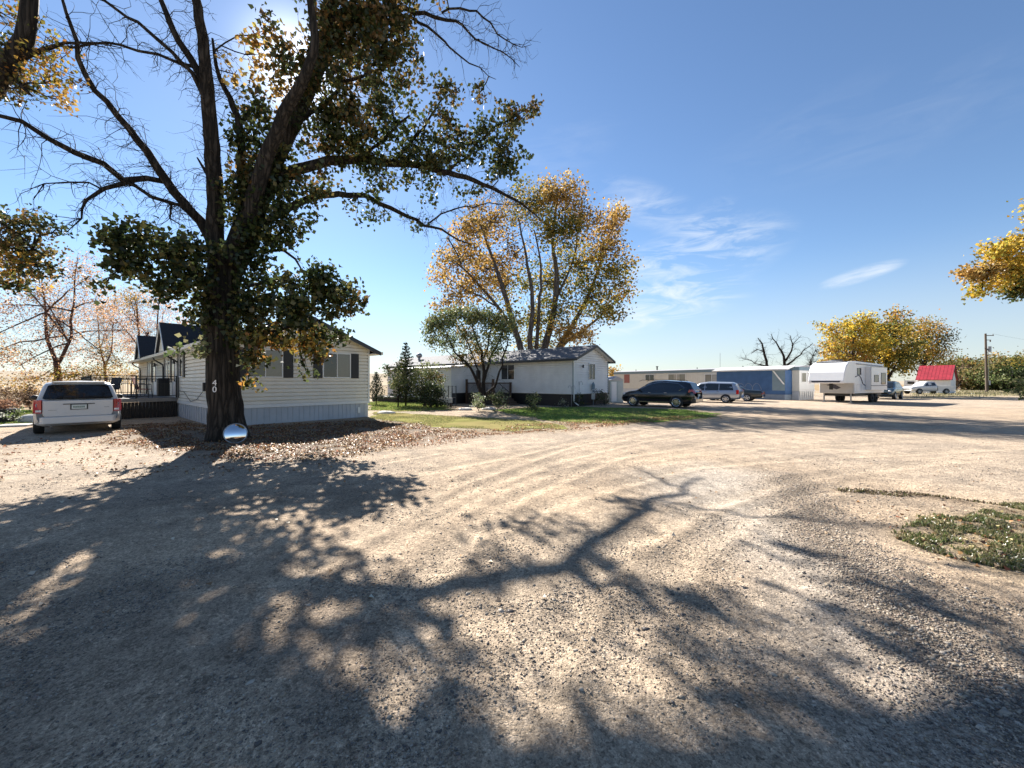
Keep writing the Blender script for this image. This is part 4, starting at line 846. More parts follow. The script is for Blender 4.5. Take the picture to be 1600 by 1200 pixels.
def window(parent, o, d, n, w, h, panes=('glass', 'glass'), shutters=False, frame='trim', t=.05):
    d = np.asarray(d, float); n = np.asarray(n, float); o = np.asarray(o, float) + n * .016; up = np.array([0, 0, 1.0])
    m = MB(); frame4(m, o, d, n, w, h, t, .035, len(panes) > 1); f = m.build('window', M[frame], parent)
    k = len(panes)
    for i, pm in enumerate(panes):
        a = w * i / k + (.012 if i else 0); b = w * (i + 1) / k - (.012 if i < k - 1 else 0)
        q = [o + d * a + n * .006, o + d * b + n * .006, o + d * b + up * h + n * .006, o + d * a + up * h + n * .006]
        pp = MB(); pp.prism(q, n * .006); pp.build('pane', M[pm], f)
    if shutters:
        for s in (-1, 1):
            a = -t - .40 if s < 0 else w + t + .02; s_ = MB(); q = [o + d * a - up * t, o + d * (a + .38) - up * t, o + d * (a + .38) + up * (h + t), o + d * a + up * (h + t)]
            s_.prism(q, n * .03)
            zz = .08
            while zz < h - .06:
                q = [o + d * (a + .05) + up * zz + n * .03, o + d * (a + .33) + up * zz + n * .03, o + d * (a + .33) + up * (zz + .035) + n * .03, o + d * (a + .05) + up * (zz + .035) + n * .03]
                s_.prism(q, n * .008); zz += .06
            s_.build('shutter', M['black'], parent)
    return f
def gable_roof(W, L, eave, ridge, over, endover, th=.10, flat_soffit=True):
    """two roof slabs along local y, W wide in x"""
    m = MB(); sl = (ridge - eave) / (W / 2)
    for s in (-1, 1):
        xe = W / 2 + s * (W / 2 + over); ze = eave - sl * over
        pts = [(W / 2, -endover, ridge), (xe, -endover, ze), (xe, -endover, ze + th), (W / 2, -endover, ridge + th)]
        m.prism(pts, (0, L + 2 * endover, 0))
    return m, eave - sl * over
TH = math.atan2(.753, .658)          # local +x = gable wall direction, local +y = along the home, away from the viewer

def cornerbase(px, py): q = G(px, py); return (q[0], q[1], 0)

def wall_lamp(parent, x, y, z, n):
    m = MB(); n = np.array(n, float); c = np.array([x, y, z]) + n * .03
    m.cyl(c, c + n * .10, .035, 8); m.cyl(c + n * .12 + np.array([0, 0, -.12]), c + n * .12 + np.array([0, 0, .06]), .06, 8, .045); m.cyl(c + n * .12 + np.array([0, 0, .06]), c + n * .12 + np.array([0, 0, .12]), .075, 8, .01)
    return m.build('wall_lamp', M['black'], parent)

# --- first home (number 40)
h1 = thing('mobile_home', 'cream-sided mobile home with dark shutters and grey skirting behind the big tree', 'house', (-11.18, 15.02, 0), TH)
W, L, zs, ev, rg = 6.2, 22.0, .78, 3.32, 4.62
m = MB(); siding_wall(m, (0, 0), (W, 0), zs, ev, rg); siding_wall(m, (W, 0), (W, L), zs, ev); siding_wall(m, (W, L), (0, L), zs, ev, rg); siding_wall(m, (0, L), (0, 0), zs, ev)
m.build('wall', M['siding'], h1)
m = MB(); m.box(.03, W - .03, .03, L - .03, -.1, zs - .02)
x = .25
while x < W - .1: m.box(x, x + .018, .012, .03, 0, zs - .03); x += .19 if int(x * 7) % 3 else .26
y = .3
while y < 8: m.box(.012, .03, y, y + .02, 0, zs - .03); y += .45
m.build('skirting', M['skirt'], h1)
m = MB(); m.box(-.03, W + .03, -.035, -.016, zs - .10, zs + .03); m.box(-.035, -.016, -.03, L, zs - .10, zs + .03)
for a, b in ((-.03, -.03), (W - .06, -.03)): m.box(a, a + .09, b, b + .09, zs + .03, ev + (.02))
m.build('trim', M['trim'], h1)
m, ze = gable_roof(W, L, ev, rg, .45, .35); m.build('roof', M['roofdark'], h1)
m = MB()
sl = (rg - ev) / (W / 2)
for s in (-1, 1):
    xe = W / 2 + s * (W / 2 + .45); ze = ev - sl * .45
    m.prism([(W / 2, -.36, rg - .10), (xe, -.36, ze - .10), (xe, -.36, ze + .05), (W / 2, -.36, rg + .05)], (0, -.025, 0))
m.build('rake_board', M['gutter'], h1)
m = MB()
for s in (-1, 1):                     # boxed soffits
    xo = -.44 if s < 0 else W; m.box(xo, xo + .44, -.33, L + .3, ev - .23, ev - .20)
m.prism([(W / 2, -.33, rg - .012), (-.4, -.33, ev - sl * .4 - .012), (-.4, -.33, ev - sl * .4 - .03), (W / 2, -.33, rg - .03)], (0, .30, 0))
m.prism([(W / 2, -.33, rg - .012), (W + .4, -.33, ev - sl * .4 - .012), (W + .4, -.33, ev - sl * .4 - .03), (W / 2, -.33, rg - .03)], (0, .30, 0))
m.build('soffit', M['trim'], h1)
m = MB()
for s in (-1, 1):
    xo = -.57 if s < 0 else W + .45; m.box(xo, xo + .12, -.36, L + .35, ev - .24, ev - .10)
m.build('gutter', M['siding'], h1)
D = (1, 0, 0); N_ = (0, -1, 0)
window(h1, (3.98, 0, 1.95), D, N_, 1.22, 1.08, ('glass', 'blind'), True)
window(h1, (1.02, 0, 1.95), D, N_, 1.22, 1.08, ('glass', 'blind'), True)
m = MB(); m.box(5.62, 5.74, -.02, .03, .22, .5); m.build('vent', M['trim'], h1); 
SD_ = (0, -1, 0); SN = (-1, 0, 0)
window(h1, (0, 6.8, 2.0), SD_, SN, .75, 1.05, ('glass',), True)
window(h1, (0, 10.6, 1.75), SD_, SN, 1.3, 1.25, ('curtain', 'glass'), True)
window(h1, (0, 17.0, 1.75), SD_, SN, 1.2, 1.25, ('curtain', 'glass'), True)
for y in (8.2, 14.2):
    m = MB(); m.box(-.03, .02, y - .5, y + .5, zs + .05, zs + 2.15); d_ = m.build('door', M['trim'], h1)
    m = MB(); m.box(-.07, -.031, y - .28, y + .28, zs + 1.0, zs + 1.9); m.build('pane', M['curtain'], d_)
    m = MB(); m.cyl((-.03, y - .38, zs + 1.0), (-.09, y - .38, zs + 1.0), .03, 8); m.build('handle', M['black'], d_)
    wall_lamp(h1, 0, y - .8, 2.75, (-1, 0, 0))
# two small gabled dormer porches over the deck side
for y in (8.0, 16.4):
    m = MB(); w = 1.25
    for s in (-1, 1):
        m.prism([(-.62, y, 4.60), (-.62, y + s * w, 3.2), (-.62, y + s * w, 3.3), (-.62, y, 4.71)], (2.9, 0, 0))
    dm = m.build('porch_roof', M['roofdark'], h1)
    m = MB(); m.prism([(-.5, y - w + .1, 3.28), (-.5, y + w - .1, 3.28), (-.5, y, 4.55)], (.05, 0, 0)); m.build('gable_panel', M['siding'], dm)
    m = MB(); m.box(-.6, 0, y - w, y + w, 3.16, 3.2); m.build('soffit', M['trim'], dm)
    m = MB()
    for s in (-1, 1): m.prism([(-.65, y, 4.57), (-.65, y + s * w, 3.17), (-.65, y + s * w, 3.30), (-.65, y, 4.71)], (.028, 0, 0))
    m.build('rake_board', M['trim'], dm)
for y in (6.9, 11.1, 20.5):
    m = MB(); m.tube([(-.5, y, 3.1), (-.45, y, 2.95), (-.09, y, 2.7), (-.07, y, 2.5), (-.07, y, .95)], [.04] * 5, 6); m.build('downspout', M['gutter'], h1)
m = MB(); m.box(-.10, 0, 1.6, 1.75, 1.35, 1.7); m.tube([(-.05, 1.7, 1.4), (-.05, 3, .98), (-.05, 4.2, .85), (-.05, 5.6, 1.25), (-.05, 6.9, 1.3)], [.012] * 5, 5); m.build('meter_cable', M['black'], h1)

# deck with railing
dk = thing('deck', 'dark raised deck with black metal railing along the cream mobile home', 'deck', (-11.18, 15.02, 0), TH)
x0, x1, y0, y1, zf = -3.0, -.06, 7.3, 17.5, .95
m = MB(); y = y0
while y < y1 - .02: m.box(x0, x1, y, y + .135, zf - .04, zf); y += .145
m.build('floor', M['greywood'], dk)
m = MB(); m.box(x0, x1, y0 - .03, y0 - .004, zf - .17, zf - .01); m.box(x0 - .03, x0 - .004, y0, y1, zf - .17, zf - .01); m.build('fascia', M['greywood'], dk)
m = MB(); x = x0 + .02
while x < x1: m.box(x, x + .12, y0 + .06, y0 + .085, 0, zf - .18); x += .128
y = y0 + .1
while y < y1: m.box(x0 + .06, x0 + .085, y, y + .12, 0, zf - .18); y += .128
m.build('skirt_boards', M['darkwood'], dk)
for (a, b, c, d) in ((x0, y0, x1, y0), (x0, y0, x0, y1), (x0, y1, x1, y1)):
    m = MB(); a3 = np.array([a, b, 0.0]); d3 = np.array([c - a, d - b, 0.0]); Lr = np.linalg.norm(d3); d3 /= Lr
    for z in (zf + .1, zf + .92, zf + 1.05): m.cyl(a3 + (0, 0, z), a3 + d3 * Lr + np.array([0, 0, z]), .022, 6)
    rl = m.build('railing', M['black'], dk)
    k = int(Lr / 1.5) + 1
    for i in range(k + 1):
        p = a3 + d3 * Lr * i / k; m = MB(); m.box(p[0] - .03, p[0] + .03, p[1] - .03, p[1] + .03, zf, zf + 1.08); m.build('post', M['black'], rl)
    k = int(Lr / .14)
    for i in range(1, k):
        p = a3 + d3 * Lr * i / k; m = MB(); m.box(p[0] - .009, p[0] + .009, p[1] - .009, p[1] + .009, zf + .1, zf + .92); m.build('baluster', M['black'], rl)
def patio_chair(loc, rz, label, fabric):
    c = thing('patio_chair', label, 'chair', loc, rz, 'patio chairs on the deck')
    m = MB(); m.box(-.25, .25, -.24, .24, .40, .44); m.build('seat', M[fabric], c, bevel=.01)
    m = MB(); m.prism([(-.24, .22, .44), (.24, .22, .44), (.24, .36, .98), (-.24, .36, .98)], (0, .03, 0)); m.build('backrest', M[fabric], c, bevel=.01)
    for sx in (-1, 1):
        m = MB(); m.tube([(sx * .27, -.26, 0), (sx * .27, -.22, .42), (sx * .27, -.22, .64), (sx * .27, .26, .66)], [.015] * 4, 6); m.build('armrest', M['black'], c)
        m = MB(); m.cyl((sx * .27, .32, 0), (sx * .27, .22, .66), .015, 6); m.build('leg', M['black'], c)
def at_h1(x, y, z):
    c, s = math.cos(TH), math.sin(TH); return (-11.18 + c * x - s * y, 15.02 + s * x + c * y, z)
patio_chair(at_h1(-1.2, 8.0, zf + .002), TH + 1.2, 'patio chair with faded red back at the near corner of the deck', 'chairred')
patio_chair(at_h1(-2.3, 9.0, zf + .002), TH - .8, 'black patio chair behind the near railing of the deck', 'black')
t = thing('patio_table', 'round dark table on the deck between the chairs', 'table', at_h1(-1.5, 9.6, zf + .002))
m = MB(); m.cyl((0, 0, .68), (0, 0, .71), .5, 24); m.build('table_top', M['plastic'], t)
m = MB(); m.cyl((0, 0, .0), (0, 0, .68), .03, 8); m.cyl((0, 0, 0), (0, 0, .04), .25, 16); m.build('pedestal', M['black'], t)
b_ = thing('barbecue_grill', 'covered black barbecue grill standing by the deck door', 'grill', at_h1(-.5, 7.75, zf + .002), TH)
m = MB(); m.box(-.22, .22, -.2, .2, .1, .7); m.build('cart', M['black'], b_); m = MB(); m.prism([(-.22, -.2, .7), (-.22, .2, .7), (-.22, .15, .93), (-.22, -.1, .97)], (.44, 0, 0)); m.build('lid', M['black'], b_, bevel=.03)

# numbers on the trunk
for ch, z, lab in (('4', 1.69, 'white painted digit 4 fixed on the dark trunk, upper one'), ('0', 1.50, 'white painted digit 0 fixed on the dark trunk below the 4')):
    cu = bpy.data.curves.new('house_number', 'FONT'); cu.body = ch; cu.size = .24; cu.extrude = .008; cu.align_x = 'CENTER'; cu.align_y = 'CENTER'
    tmp = bpy.data.objects.new('tmp', cu); me = bpy.data.meshes.new_from_object(tmp); bpy.data.objects.remove(tmp)
    o = bpy.data.objects.new('house_number', me); col.objects.link(o); me.materials.append(M['num'])
    d = Vector((tb[0] - .05, Y0, 0)); dv = Vector((-d.x, -d.y, 0)).normalized(); dv.rotate(Matrix.Rotation(-.5, 3, 'Z'))
    o.location = Vector((tb[0], Y0, z)) + dv * .465; o.rotation_euler = (math.pi / 2, 0, math.atan2(dv.y, dv.x) + math.pi / 2)
    tag(o, lab, 'house number')
# convex mirror leaning on the foot of the trunk
q = G(366, 692); mr = thing('convex_mirror', 'round silver convex mirror leaning against the foot of the numbered trunk', 'mirror', (q[0], q[1], 0.01), math.atan2(q[1], q[0]) + math.pi / 2)
mr.rotation_euler = (-.28, .12, math.atan2(q[1], q[0]) - math.pi / 2)
def dome(R, dp, n=32, k=8, z=.26):
    vs = [(0, -dp, z)]; fs = []
    for j in range(1, k + 1):
        a = j / k
        for i in range(n): t = 2 * math.pi * i / n; vs.append((R * a * math.cos(t), -dp * (1 - a * a), z + R * a * math.sin(t)))
    for i in range(n): fs.append((0, 1 + i, 1 + (i + 1) % n))
    for j in range(k - 1):
        for i in range(n): a = 1 + j * n; fs.append((a + i, a + n + i, a + n + (i + 1) % n, a + (i + 1) % n))
    return MB().add(vs, fs)
dome(.27, .075).build('mirror_face', M['mirror'], mr, True)
m = MB(); m.tube([(.28 * math.cos(2 * math.pi * i / 32), 0, .26 + .28 * math.sin(2 * math.pi * i / 32)) for i in range(33)], [.014] * 33, 6); m.build('rim', M['grey'], mr, True)

# --- second home
h2 = thing('mobile_home', 'white-sided mobile home with grey shingle gable roof and black skirting beside the lawn', 'house', (4.26, 27.5, 0), TH)
W, L, zs, ev, rg = 5.0, 23.5, .86, 3.42, 4.36
m = MB(); siding_wall(m, (0, 0), (W, 0), zs, ev, rg, .17); siding_wall(m, (W, 0), (W, L), zs, ev, None, .17); siding_wall(m, (W, L), (0, L), zs, ev, rg, .17); siding_wall(m, (0, L), (0, 0), zs, ev, None, .17); m.build('wall', M['siding2'], h2)
m = MB(); m.box(.05, W - .05, .05, L - .05, -.1, zs - .01); m.build('skirting', M['black'], h2)
m, ze = gable_roof(W, L, ev, rg, .35, .45, .09); m.build('roof', M['roofgrey'], h2)
sl = (rg - ev) / (W / 2); m = MB()
for s in (-1, 1):
    xe = W / 2 + s * (W / 2 + .35); z_ = ev - sl * .35
    m.prism([(W / 2, -.455, rg - .09), (xe, -.455, z_ - .09), (xe, -.455, z_ + .07), (W / 2, -.455, rg + .07)], (0, -.025, 0))
    xo = xe - .10 if s < 0 else xe - .02; m.box(xo, xo + .12, -.45, L + .45, z_ - .10, z_ + .02)
m.build('fascia', M['gutter'], h2)
m = MB()
for s in (-1, 1):
    xe = W / 2 + s * (W / 2 + .33); z_ = ev - sl * .33
    m.prism([(W / 2, -.44, rg - .012), (xe, -.44, z_ - .012), (xe, -.44, z_ - .03), (W / 2, -.44, rg - .03)], (0, .42, 0))
m.build('soffit', M['trim'], h2)
m = MB(); m.box(-.03, .06, -.03, .06, zs, ev - .06); m.box(W - .05, W + .03, -.03, .06, zs, ev - .06); m.build('corner_trim', M['bluegrey'], h2)
m = MB(); m.tube([(-.2, -.1, 3.25), (-.09, -.1, 3.0), (-.09, -.1, .35), (-.05, -.45, .12)], [.045] * 4, 6); m.build('downspout', M['trim'], h2)
window(h2, (2.05, 0, 1.93), D, N_, .85, 1.12, ('glass', 'glass')); wall_lamp(h2, 1.05, 0, 2.85, (0, -1, 0))
window(h2, (0, 6.75, 1.95), SD_, SN, 1.35, 1.12, ('glass', 'glass'))
window(h2, (0, 19.6, 1.95), SD_, SN, 1.2, 1.1, ('glass', 'glass'))
m = MB(); m.cyl((1.4, 19.8, 3.9), (1.4, 19.8, 4.35), .13, 12); m.ellipsoid((1.4, 19.8, 4.5), (.33, .33, .27)); m.build('roof_vent', M['grey'], h2, True)
m = MB(); m.cyl((1.6, 7.5, 3.9), (1.6, 7.5, 4.28), .06, 8); m.build('vent_pipe', M['grey'], h2)
# side addition with a low roof
m = MB(); ax0, ay0, ay1 = -3.4, 9.0, 18.0
siding_wall(m, (ax0, ay1), (ax0, ay0), .25, 2.82, None, .17); siding_wall(m, (ax0, ay0), (0, ay0), .85, 3.0, None, .17); siding_wall(m, (-.001, ay1), (ax0, ay1), .25, 3.0, None, .17)
ad_ = m.build('side_room', M['siding2'], h2)
m = MB(); m.prism([(ax0 - .3, ay0 - .2, 2.80), (-.02, ay0 - .2, 3.16), (-.02, ay0 - .2, 3.25), (ax0 - .3, ay0 - .2, 2.88)], (0, ay1 - ay0 + .4, 0)); m.build('roof', M['roofmetal'], ad_)
m = MB(); m.box(ax0 - .03, ax0 + .06, ay0 - .03, ay0 + .06, 0, 2.8); m.build('corner_trim', M['trim'], ad_)
m = MB(); m.box(ax0 + .06, -.02, ay0 + .03, ay0 + .08, 0, .85); m.build('skirting', M['black'], ad_)
window(ad_, (-.75, ay0, 1.95), D, N_, .55, .75, ('glass',))
m = MB(); m.box(ax0 - .03, ax0 + .02, 16.2, 17.2, .35, 2.5); dd_ = m.build('door', M['trim'], ad_); m = MB(); m.box(ax0 - .045, ax0 - .031, 16.35, 17.05, .5, 2.4); m.build('pane', M['blind'], dd_)
# brown porch of the second home
pc = thing('porch', 'small brown wooden porch with square posts beside the willow', 'porch', (4.26, 27.5, 0), TH)
m = MB(); m.box(-2.2, -.06, 5.6, 8.6, .76, .84); m.box(-2.15, -2.1, 5.6, 8.6, 0, .76); m.box(-2.15, -.06, 5.62, 5.67, 0, .76); m.build('floor', M['darkwood'], pc)
for x, y in ((-2.15, 5.65), (-2.15, 7.1), (-2.15, 8.55), (-.2, 5.65), (-.2, 8.55)):
    m = MB(); m.box(x - .07, x + .07, y - .07, y + .07, 0, 1.95 if x < -1 else 1.7); m.build('post', M['brownwood'], pc)
m = MB(); m.box(-2.19, -2.11, 5.6, 8.6, 1.6, 1.68); m.box(-2.15, -.06, 5.61, 5.69, 1.6, 1.68); m.box(-2.15, -.06, 8.51, 8.59, 1.6, 1.68)
y = 5.8
while y < 8.5: m.box(-2.165, -2.135, y, y + .03, .84, 1.6); y += .14
x = -2.0
while x < -.2: m.box(x, x + .03, 5.635, 5.665, .84, 1.6); x += .14
m.build('railing', M['brownwood'], pc)
m = MB()
for i in range(4): m.box(-1.6, -.5, 5.3 - .28 * i, 5.58 - .28 * i, 0, .62 - .17 * i)
m.build('steps', M['brownwood'], pc)
m = MB(); m.cyl((-1.65, 5.5, 1.6), (-1.65, 4.45, .95), .03, 6); m.cyl((-1.65, 4.45, 0), (-1.65, 4.45, .97), .03, 6); m.build('handrail', M['black'], pc)
# grey deck before the side room, far left
d2 = thing('deck', 'small grey deck with thin metal railing behind the spruces', 'deck', (4.26, 27.5, 0), TH)
m = MB(); m.box(-5.0, -3.5, 13.2, 18.0, .36, .46); m.build('floor', M['greywood'], d2)
m = MB(); m.box(-4.95, -4.9, 13.2, 18.0, 0, .36); m.box(-4.95, -3.5, 13.24, 13.28, 0, .36); m.build('skirt_boards', M['darkwood'], d2)
m = MB()
for z in (.55, 1.4): m.cyl((-4.95, 13.2, z), (-4.95, 18, z), .02, 6); m.cyl((-4.95, 13.2, z), (-3.5, 13.2, z), .02, 6)
y = 13.2
while y <= 18: m.cyl((-4.95, y, .46), (-4.95, y, 1.4), .02 if abs((y - 13.2) % 1.2) < .1 else .008, 5); y += .12
m.build('railing', M['black'], d2)
# chain link gate and planter box between bush and corner
fg = thing('wire_fence', 'dark wire fence section with green post at the corner of the side room', 'fence', P(693, 0, 28.6) * [1, 1, 0])
for x in (-1.1, .35, .62, .9): m = MB(); m.cyl((x, 0, 0), (x, 0, 1.45), .03, 8); m.build('post', M['gutter'], fg)
m = MB(); m.cyl((-1.1, 0, 1.42), (.9, 0, 1.42), .02, 6); m.cyl((-1.1, 0, .6), (.9, 0, .6), .015, 6)
for i in range(34):
    x = -1.1 + i * .06
    m.tube([(x, 0, .1), (min(x + .65, .9), 0, .1 + min(.65, .9 - x) * 2)], [.003, .003], 3); m.tube([(x, 0, min(1.4, .1 + (x + 1.1) * 2)), (max(-1.1, x - .65), 0, .1 if x + 1.1 > .65 else .1)], [.003, .003], 3)
m.build('mesh', M['grey'], fg)
bx = thing('planter_box', 'tan wooden planter box under the wire fence', 'planter', P(693, 0, 27.6) * [1, 1, 0])
m = MB(); m.box(-.6, .6, -.2, .2, .28, .62); m.build('box', M['tan'], bx, bevel=.01)
for s in (-1, 1):
    m = MB(); m.box(s * .5 - .04, s * .5 + .04, -.18, .18, 0, .28); m.build('leg', M['brownwood'], bx)
# things along the second home's wall
def hook(px, Y, h, label):
    b = P(px, 0, Y) * [1, 1, 0]; o = MB(); o.tube([(0, 0, 0), (0, 0, h * .85), (.05, 0, h), (.18, 0, h * 1.02), (.26, 0, h * .93), (.27, 0, h * .86)], [.012] * 6, 6); o.tube([(0, 0, h * .85), (-.05, 0, h), (-.18, 0, h * 1.02), (-.26, 0, h * .9)], [.012] * 4, 6)
    r = thing('plant_hook', label, 'plant hook', b, .3, 'garden hooks beside the white wall'); o.build('rod', M['grey'], r)
hook(905, 28.0, 1.75, 'double shepherd hook just right of the downspout corner'); hook(893, 27.0, 1.45, 'double shepherd hook just left of the downspout corner')
bn = thing('garden_ornament', 'blue-grey metal garden stand under the gable window', 'ornament', P(927, 0, 29.2) * [1, 1, 0])
m = MB(); m.cyl((0, 0, 0), (0, 0, 1.5), .02, 6); m.cyl((0, 0, 1.5), (0, 0, 1.75), .14, 8, .01); m.box(-.1, .1, -.1, .1, 1.2, 1.5); m.build('pole', M['bluegrey'], bn); m = MB(); m.box(-.13, .13, -.03, .03, .45, .9); m.build('plaque', M['grey'], bn)
gtree('low dark shrub at the right end of the white gable wall', 940, 29.2, 1.15, 1.8, .02, 700, 'dark', .08, 301, low=.02, ncl=5, name='shrub', cat='shrub', ntw=20, stems=2, clump=.12, lm='leaf')
gtree('small green plant on the ground under the shepherd hook', 904, 27.2, .95, .7, .02, 300, 'green', .07, 302, low=.1, ncl=4, name='shrub', cat='shrub', ntw=6, stems=2, clump=.09, lm='leaf')
gtree('withered whitish plant in the bed along the black skirting', 880, 26.6, .6, 1.3, .01, 200, [[(.45, .42, .38), (.2, .2, .12), (.1, .1, .06)]], .07, 303, low=.02, ncl=4, name='shrub', cat='shrub', ntw=20, stems=2, clump=.1, lm='leaf')
for px, Y, s, lab in ((728 , 24.3, .45, 'flat pale stone left of the flowering shrub'), (765, 24.6, .5, 'flat pale stone between the two shrubs'), (603, 21.5, .5, 'rounded pale boulder at the right corner of the cream home')):
    m = MB(); m.ellipsoid((0, 0, .03), (s, s * .6, .13), 10, 6); o = m.build('stone', M['concrete'], None, True); o.location = P(px, 0, Y) * [1, 1, 0]; tag(o, lab, 'stone', 'pale stones in the yard')
    dv_ = np.array([v.co[:] for v in o.data.vertices]); 
    for v in o.data.vertices: v.co *= 1 + .12 * math.sin(v.co.x * 11 + v.co.y * 17 + Y)

# --- garden shed behind the black car
sd = thing('garden_shed', 'small pale green metal shed with gabled roof in front of the tan home', 'shed', P(953, 0, 33) * [1, 1, 0], .5)
m = MB(); m.box(0, 1.5, 0, 1.7, 0, 1.85); m.build('wall', M['shedgreen'], sd)
m = MB(); m.prism([(-.1, -.1, 1.86), (.75, -.1, 2.2), (1.6, -.1, 1.86)], (0, 1.9, 0)); m.build('roof', M['roofmetal'], sd)
m = MB(); m.box(.15, .72, -.03, 0, .1, 1.75); m.build('door', M['trim'], sd); m = MB(); m.box(.78, 1.35, -.03, 0, .1, 1.75); m.build('door', M['shedgreen'], sd)

# --- tan long home with blue addition
TR = math.atan2(.52, .854)
tn = thing('mobile_home', 'long tan mobile home with blue-grey roof band behind the parked cars', 'house', (27.5, 38.0, 0), TR)
L = 24.0; W = 3.2
m = MB(); m.box(0, W, 0, L, .85, 2.85); y = .25
while y < L: m.box(-.012, 0, y, y + .03, .86, 2.84); y += .3
m.build('wall', M['tan'], tn)
m = MB(); m.box(-.03, W + .03, -.02, L + .03, 2.86, 3.18); m.build('roof_band', M['bluegrey'], tn)
m = MB(); n_ = 8
pts = [(-.08 + (W + .16) * i / n_, -.08, 3.19 + .16 * math.sin(math.pi * i / n_)) for i in range(n_ + 1)]; m.prism(pts, (0, L + .16, 0)); m.build('roof', M['roofmetal'], tn)
m = MB(); m.box(.05, W - .05, .05, L - .05, 0, .84); m.build('skirting', M['skirt'], tn)
for i in range(7):
    m = MB(); m.prism([(.12 + i * .44, -.03, .84), (.46 + i * .44, -.03, .84), (.29 + i * .44, -.03, .08)], (0, .04, 0)); m.build('skirting_slat', M['trim'], tn)
m = MB(); m.box(-.02, W + .02, -.03, 0, .82, .98); m.build('trim', M['trim'], tn)
m = MB(); m.box(.05, W - .05, -.012, 0, 1.0, 2.84); m.build('end_panel', M['trim'], tn)
window(tn, (.45, -.012, 1.75), D, N_, .85, .85, ('blind',), frame='trim'); window(tn, (1.75, -.012, 1.75), D, N_, .85, .85, ('blind',), frame='trim')
window(tn, (0, 9.6, 1.6), SD_, SN, 1.6, 1.0, ('blind', 'curtain')); window(tn, (0, 14.6, 1.6), SD_, SN, 2.4, 1.1, ('blind', 'curtain', 'blind')); window(tn, (0, 18.2, 2.0), SD_, SN, 1.4, .7, ('glass', 'glass'))
m = MB(); m.box(-.02, 0, 21.0, 22.0, 1.6, 2.8); m.build('shutter_panel', M['chairred'], tn)
m = MB(); m.cyl((1.2, 17.3, 3.2), (1.2, 17.3, 3.75), .09, 8); m.cyl((1.2, 17.3, 3.75), (1.2, 17.3, 3.85), .16, 8); m.build('chimney', M['gutter'], tn)
for y in (6, 11.5, 21): 
    m = MB(); m.cyl((1.3, y, 3.2), (1.3, y, 3.5), .06, 6); m.build('vent_pipe', M['gutter'], tn)
m = MB(); m.cyl((.3, 8.0, 3.2), (.3, 8.0, 5.0), .02, 6); m.build('antenna', M['grey'], tn)
bl = thing('porch_addition', 'blue plywood addition with sloping white-edged roof on the side of the tan home', 'addition', (27.5, 38.0, 0), TR)
m = MB(); m.box(-1.35, -.02, .6, 7.4, .52, 2.86); m.build('wall', M['blue'], bl)
m = MB(); m.box(-1.31, -.05, .65, 7.35, 0, .51); m.build('skirting', M['paleblue'], bl)
m = MB(); m.prism([(-1.6, .3, 2.88), (-.1, .3, 3.24), (-.1, .3, 3.32), (-1.6, .3, 2.98)], (0, 7.5, 0)); m.build('roof', M['trim'], bl)
m = MB(); m.box(-1.615, -1.6, .28, 7.8, 2.86, 3.0); m.build('fascia', M['trim'], bl)
m = MB(); m.prism([(-1.38, 1.7, 2.8), (-1.38, .75, 1.5), (-1.38, .62, 1.5), (-1.38, 1.55, 2.8)], (-.05, 0, 0)); m.build('brace', M['trim'], bl)
m = MB(); m.box(-1.353, -1.35, .62, 1.75, .9, 2.85); m.build('corner_panel', M['bluegrey'], bl)
# arch-like painted shape on the blue wall
m = MB()
for k in range(3): m.tube([(-1.36, 3.2 + k * .8 + .5 * math.cos(a), .5 + 1.1 * math.sin(a)) for a in np.linspace(0, math.pi, 10)], [.02] * 10, 4)
m.build('trellis', M['paleblue'], bl)

# --- red-roofed shed
rs = thing('barn', 'white shed with bright red metal roof behind the white pickup', 'shed', (64.2, 62.8, 0), -.95)
m = MB(); m.box(0, 3.5, 0, 5, 0, 2.15); m.prism([(3.5, 0, 2.15), (3.5, 5, 2.15), (3.5, 2.5, 4.2)], (-.1, 0, 0)); m.prism([(0.1, 0, 2.15), (.1, 5, 2.15), (.1, 2.5, 4.2)], (-.1, 0, 0)); m.build('wall', M['siding2'], rs)
m = MB(); m.prism([(-.2, -.35, 2.02), (-.2, 2.5, 4.28), (-.2, 2.5, 4.36), (-.2, -.35, 2.1)], (3.9, 0, 0)); m.prism([(-.2, 5.35, 2.02), (-.2, 2.5, 4.28), (-.2, 2.5, 4.36), (-.2, 5.35, 2.1)], (3.9, 0, 0))
for i in range(10):
    x = -.2 + i * .4; m.prism([(x, -.35, 2.1), (x, 2.5, 4.36), (x, 2.5, 4.378), (x, -.35, 2.118)], (.03, 0, 0))
m.build('roof', M['redroof'], rs)
m = MB(); m.box(-1.6, 0, .3, 4.6, 0, 2.0); l_ = m.build('lean_to', M['siding2'], rs); m = MB(); m.box(-1.2, -.4, .26, .3, 1.4, 1.8); m.build('window', M['glass'], l_)
m = MB(); m.prism([(3.72, -.36, 2.0), (3.72, 2.5, 4.26), (3.72, 2.5, 4.42), (3.72, -.36, 2.16)], (.04, 0, 0)); m.prism([(3.72, 5.36, 2.0), (3.72, 2.5, 4.26), (3.72, 2.5, 4.42), (3.72, 5.36, 2.16)], (.04, 0, 0)); m.build('rake_board', M['darkwood'], rs)

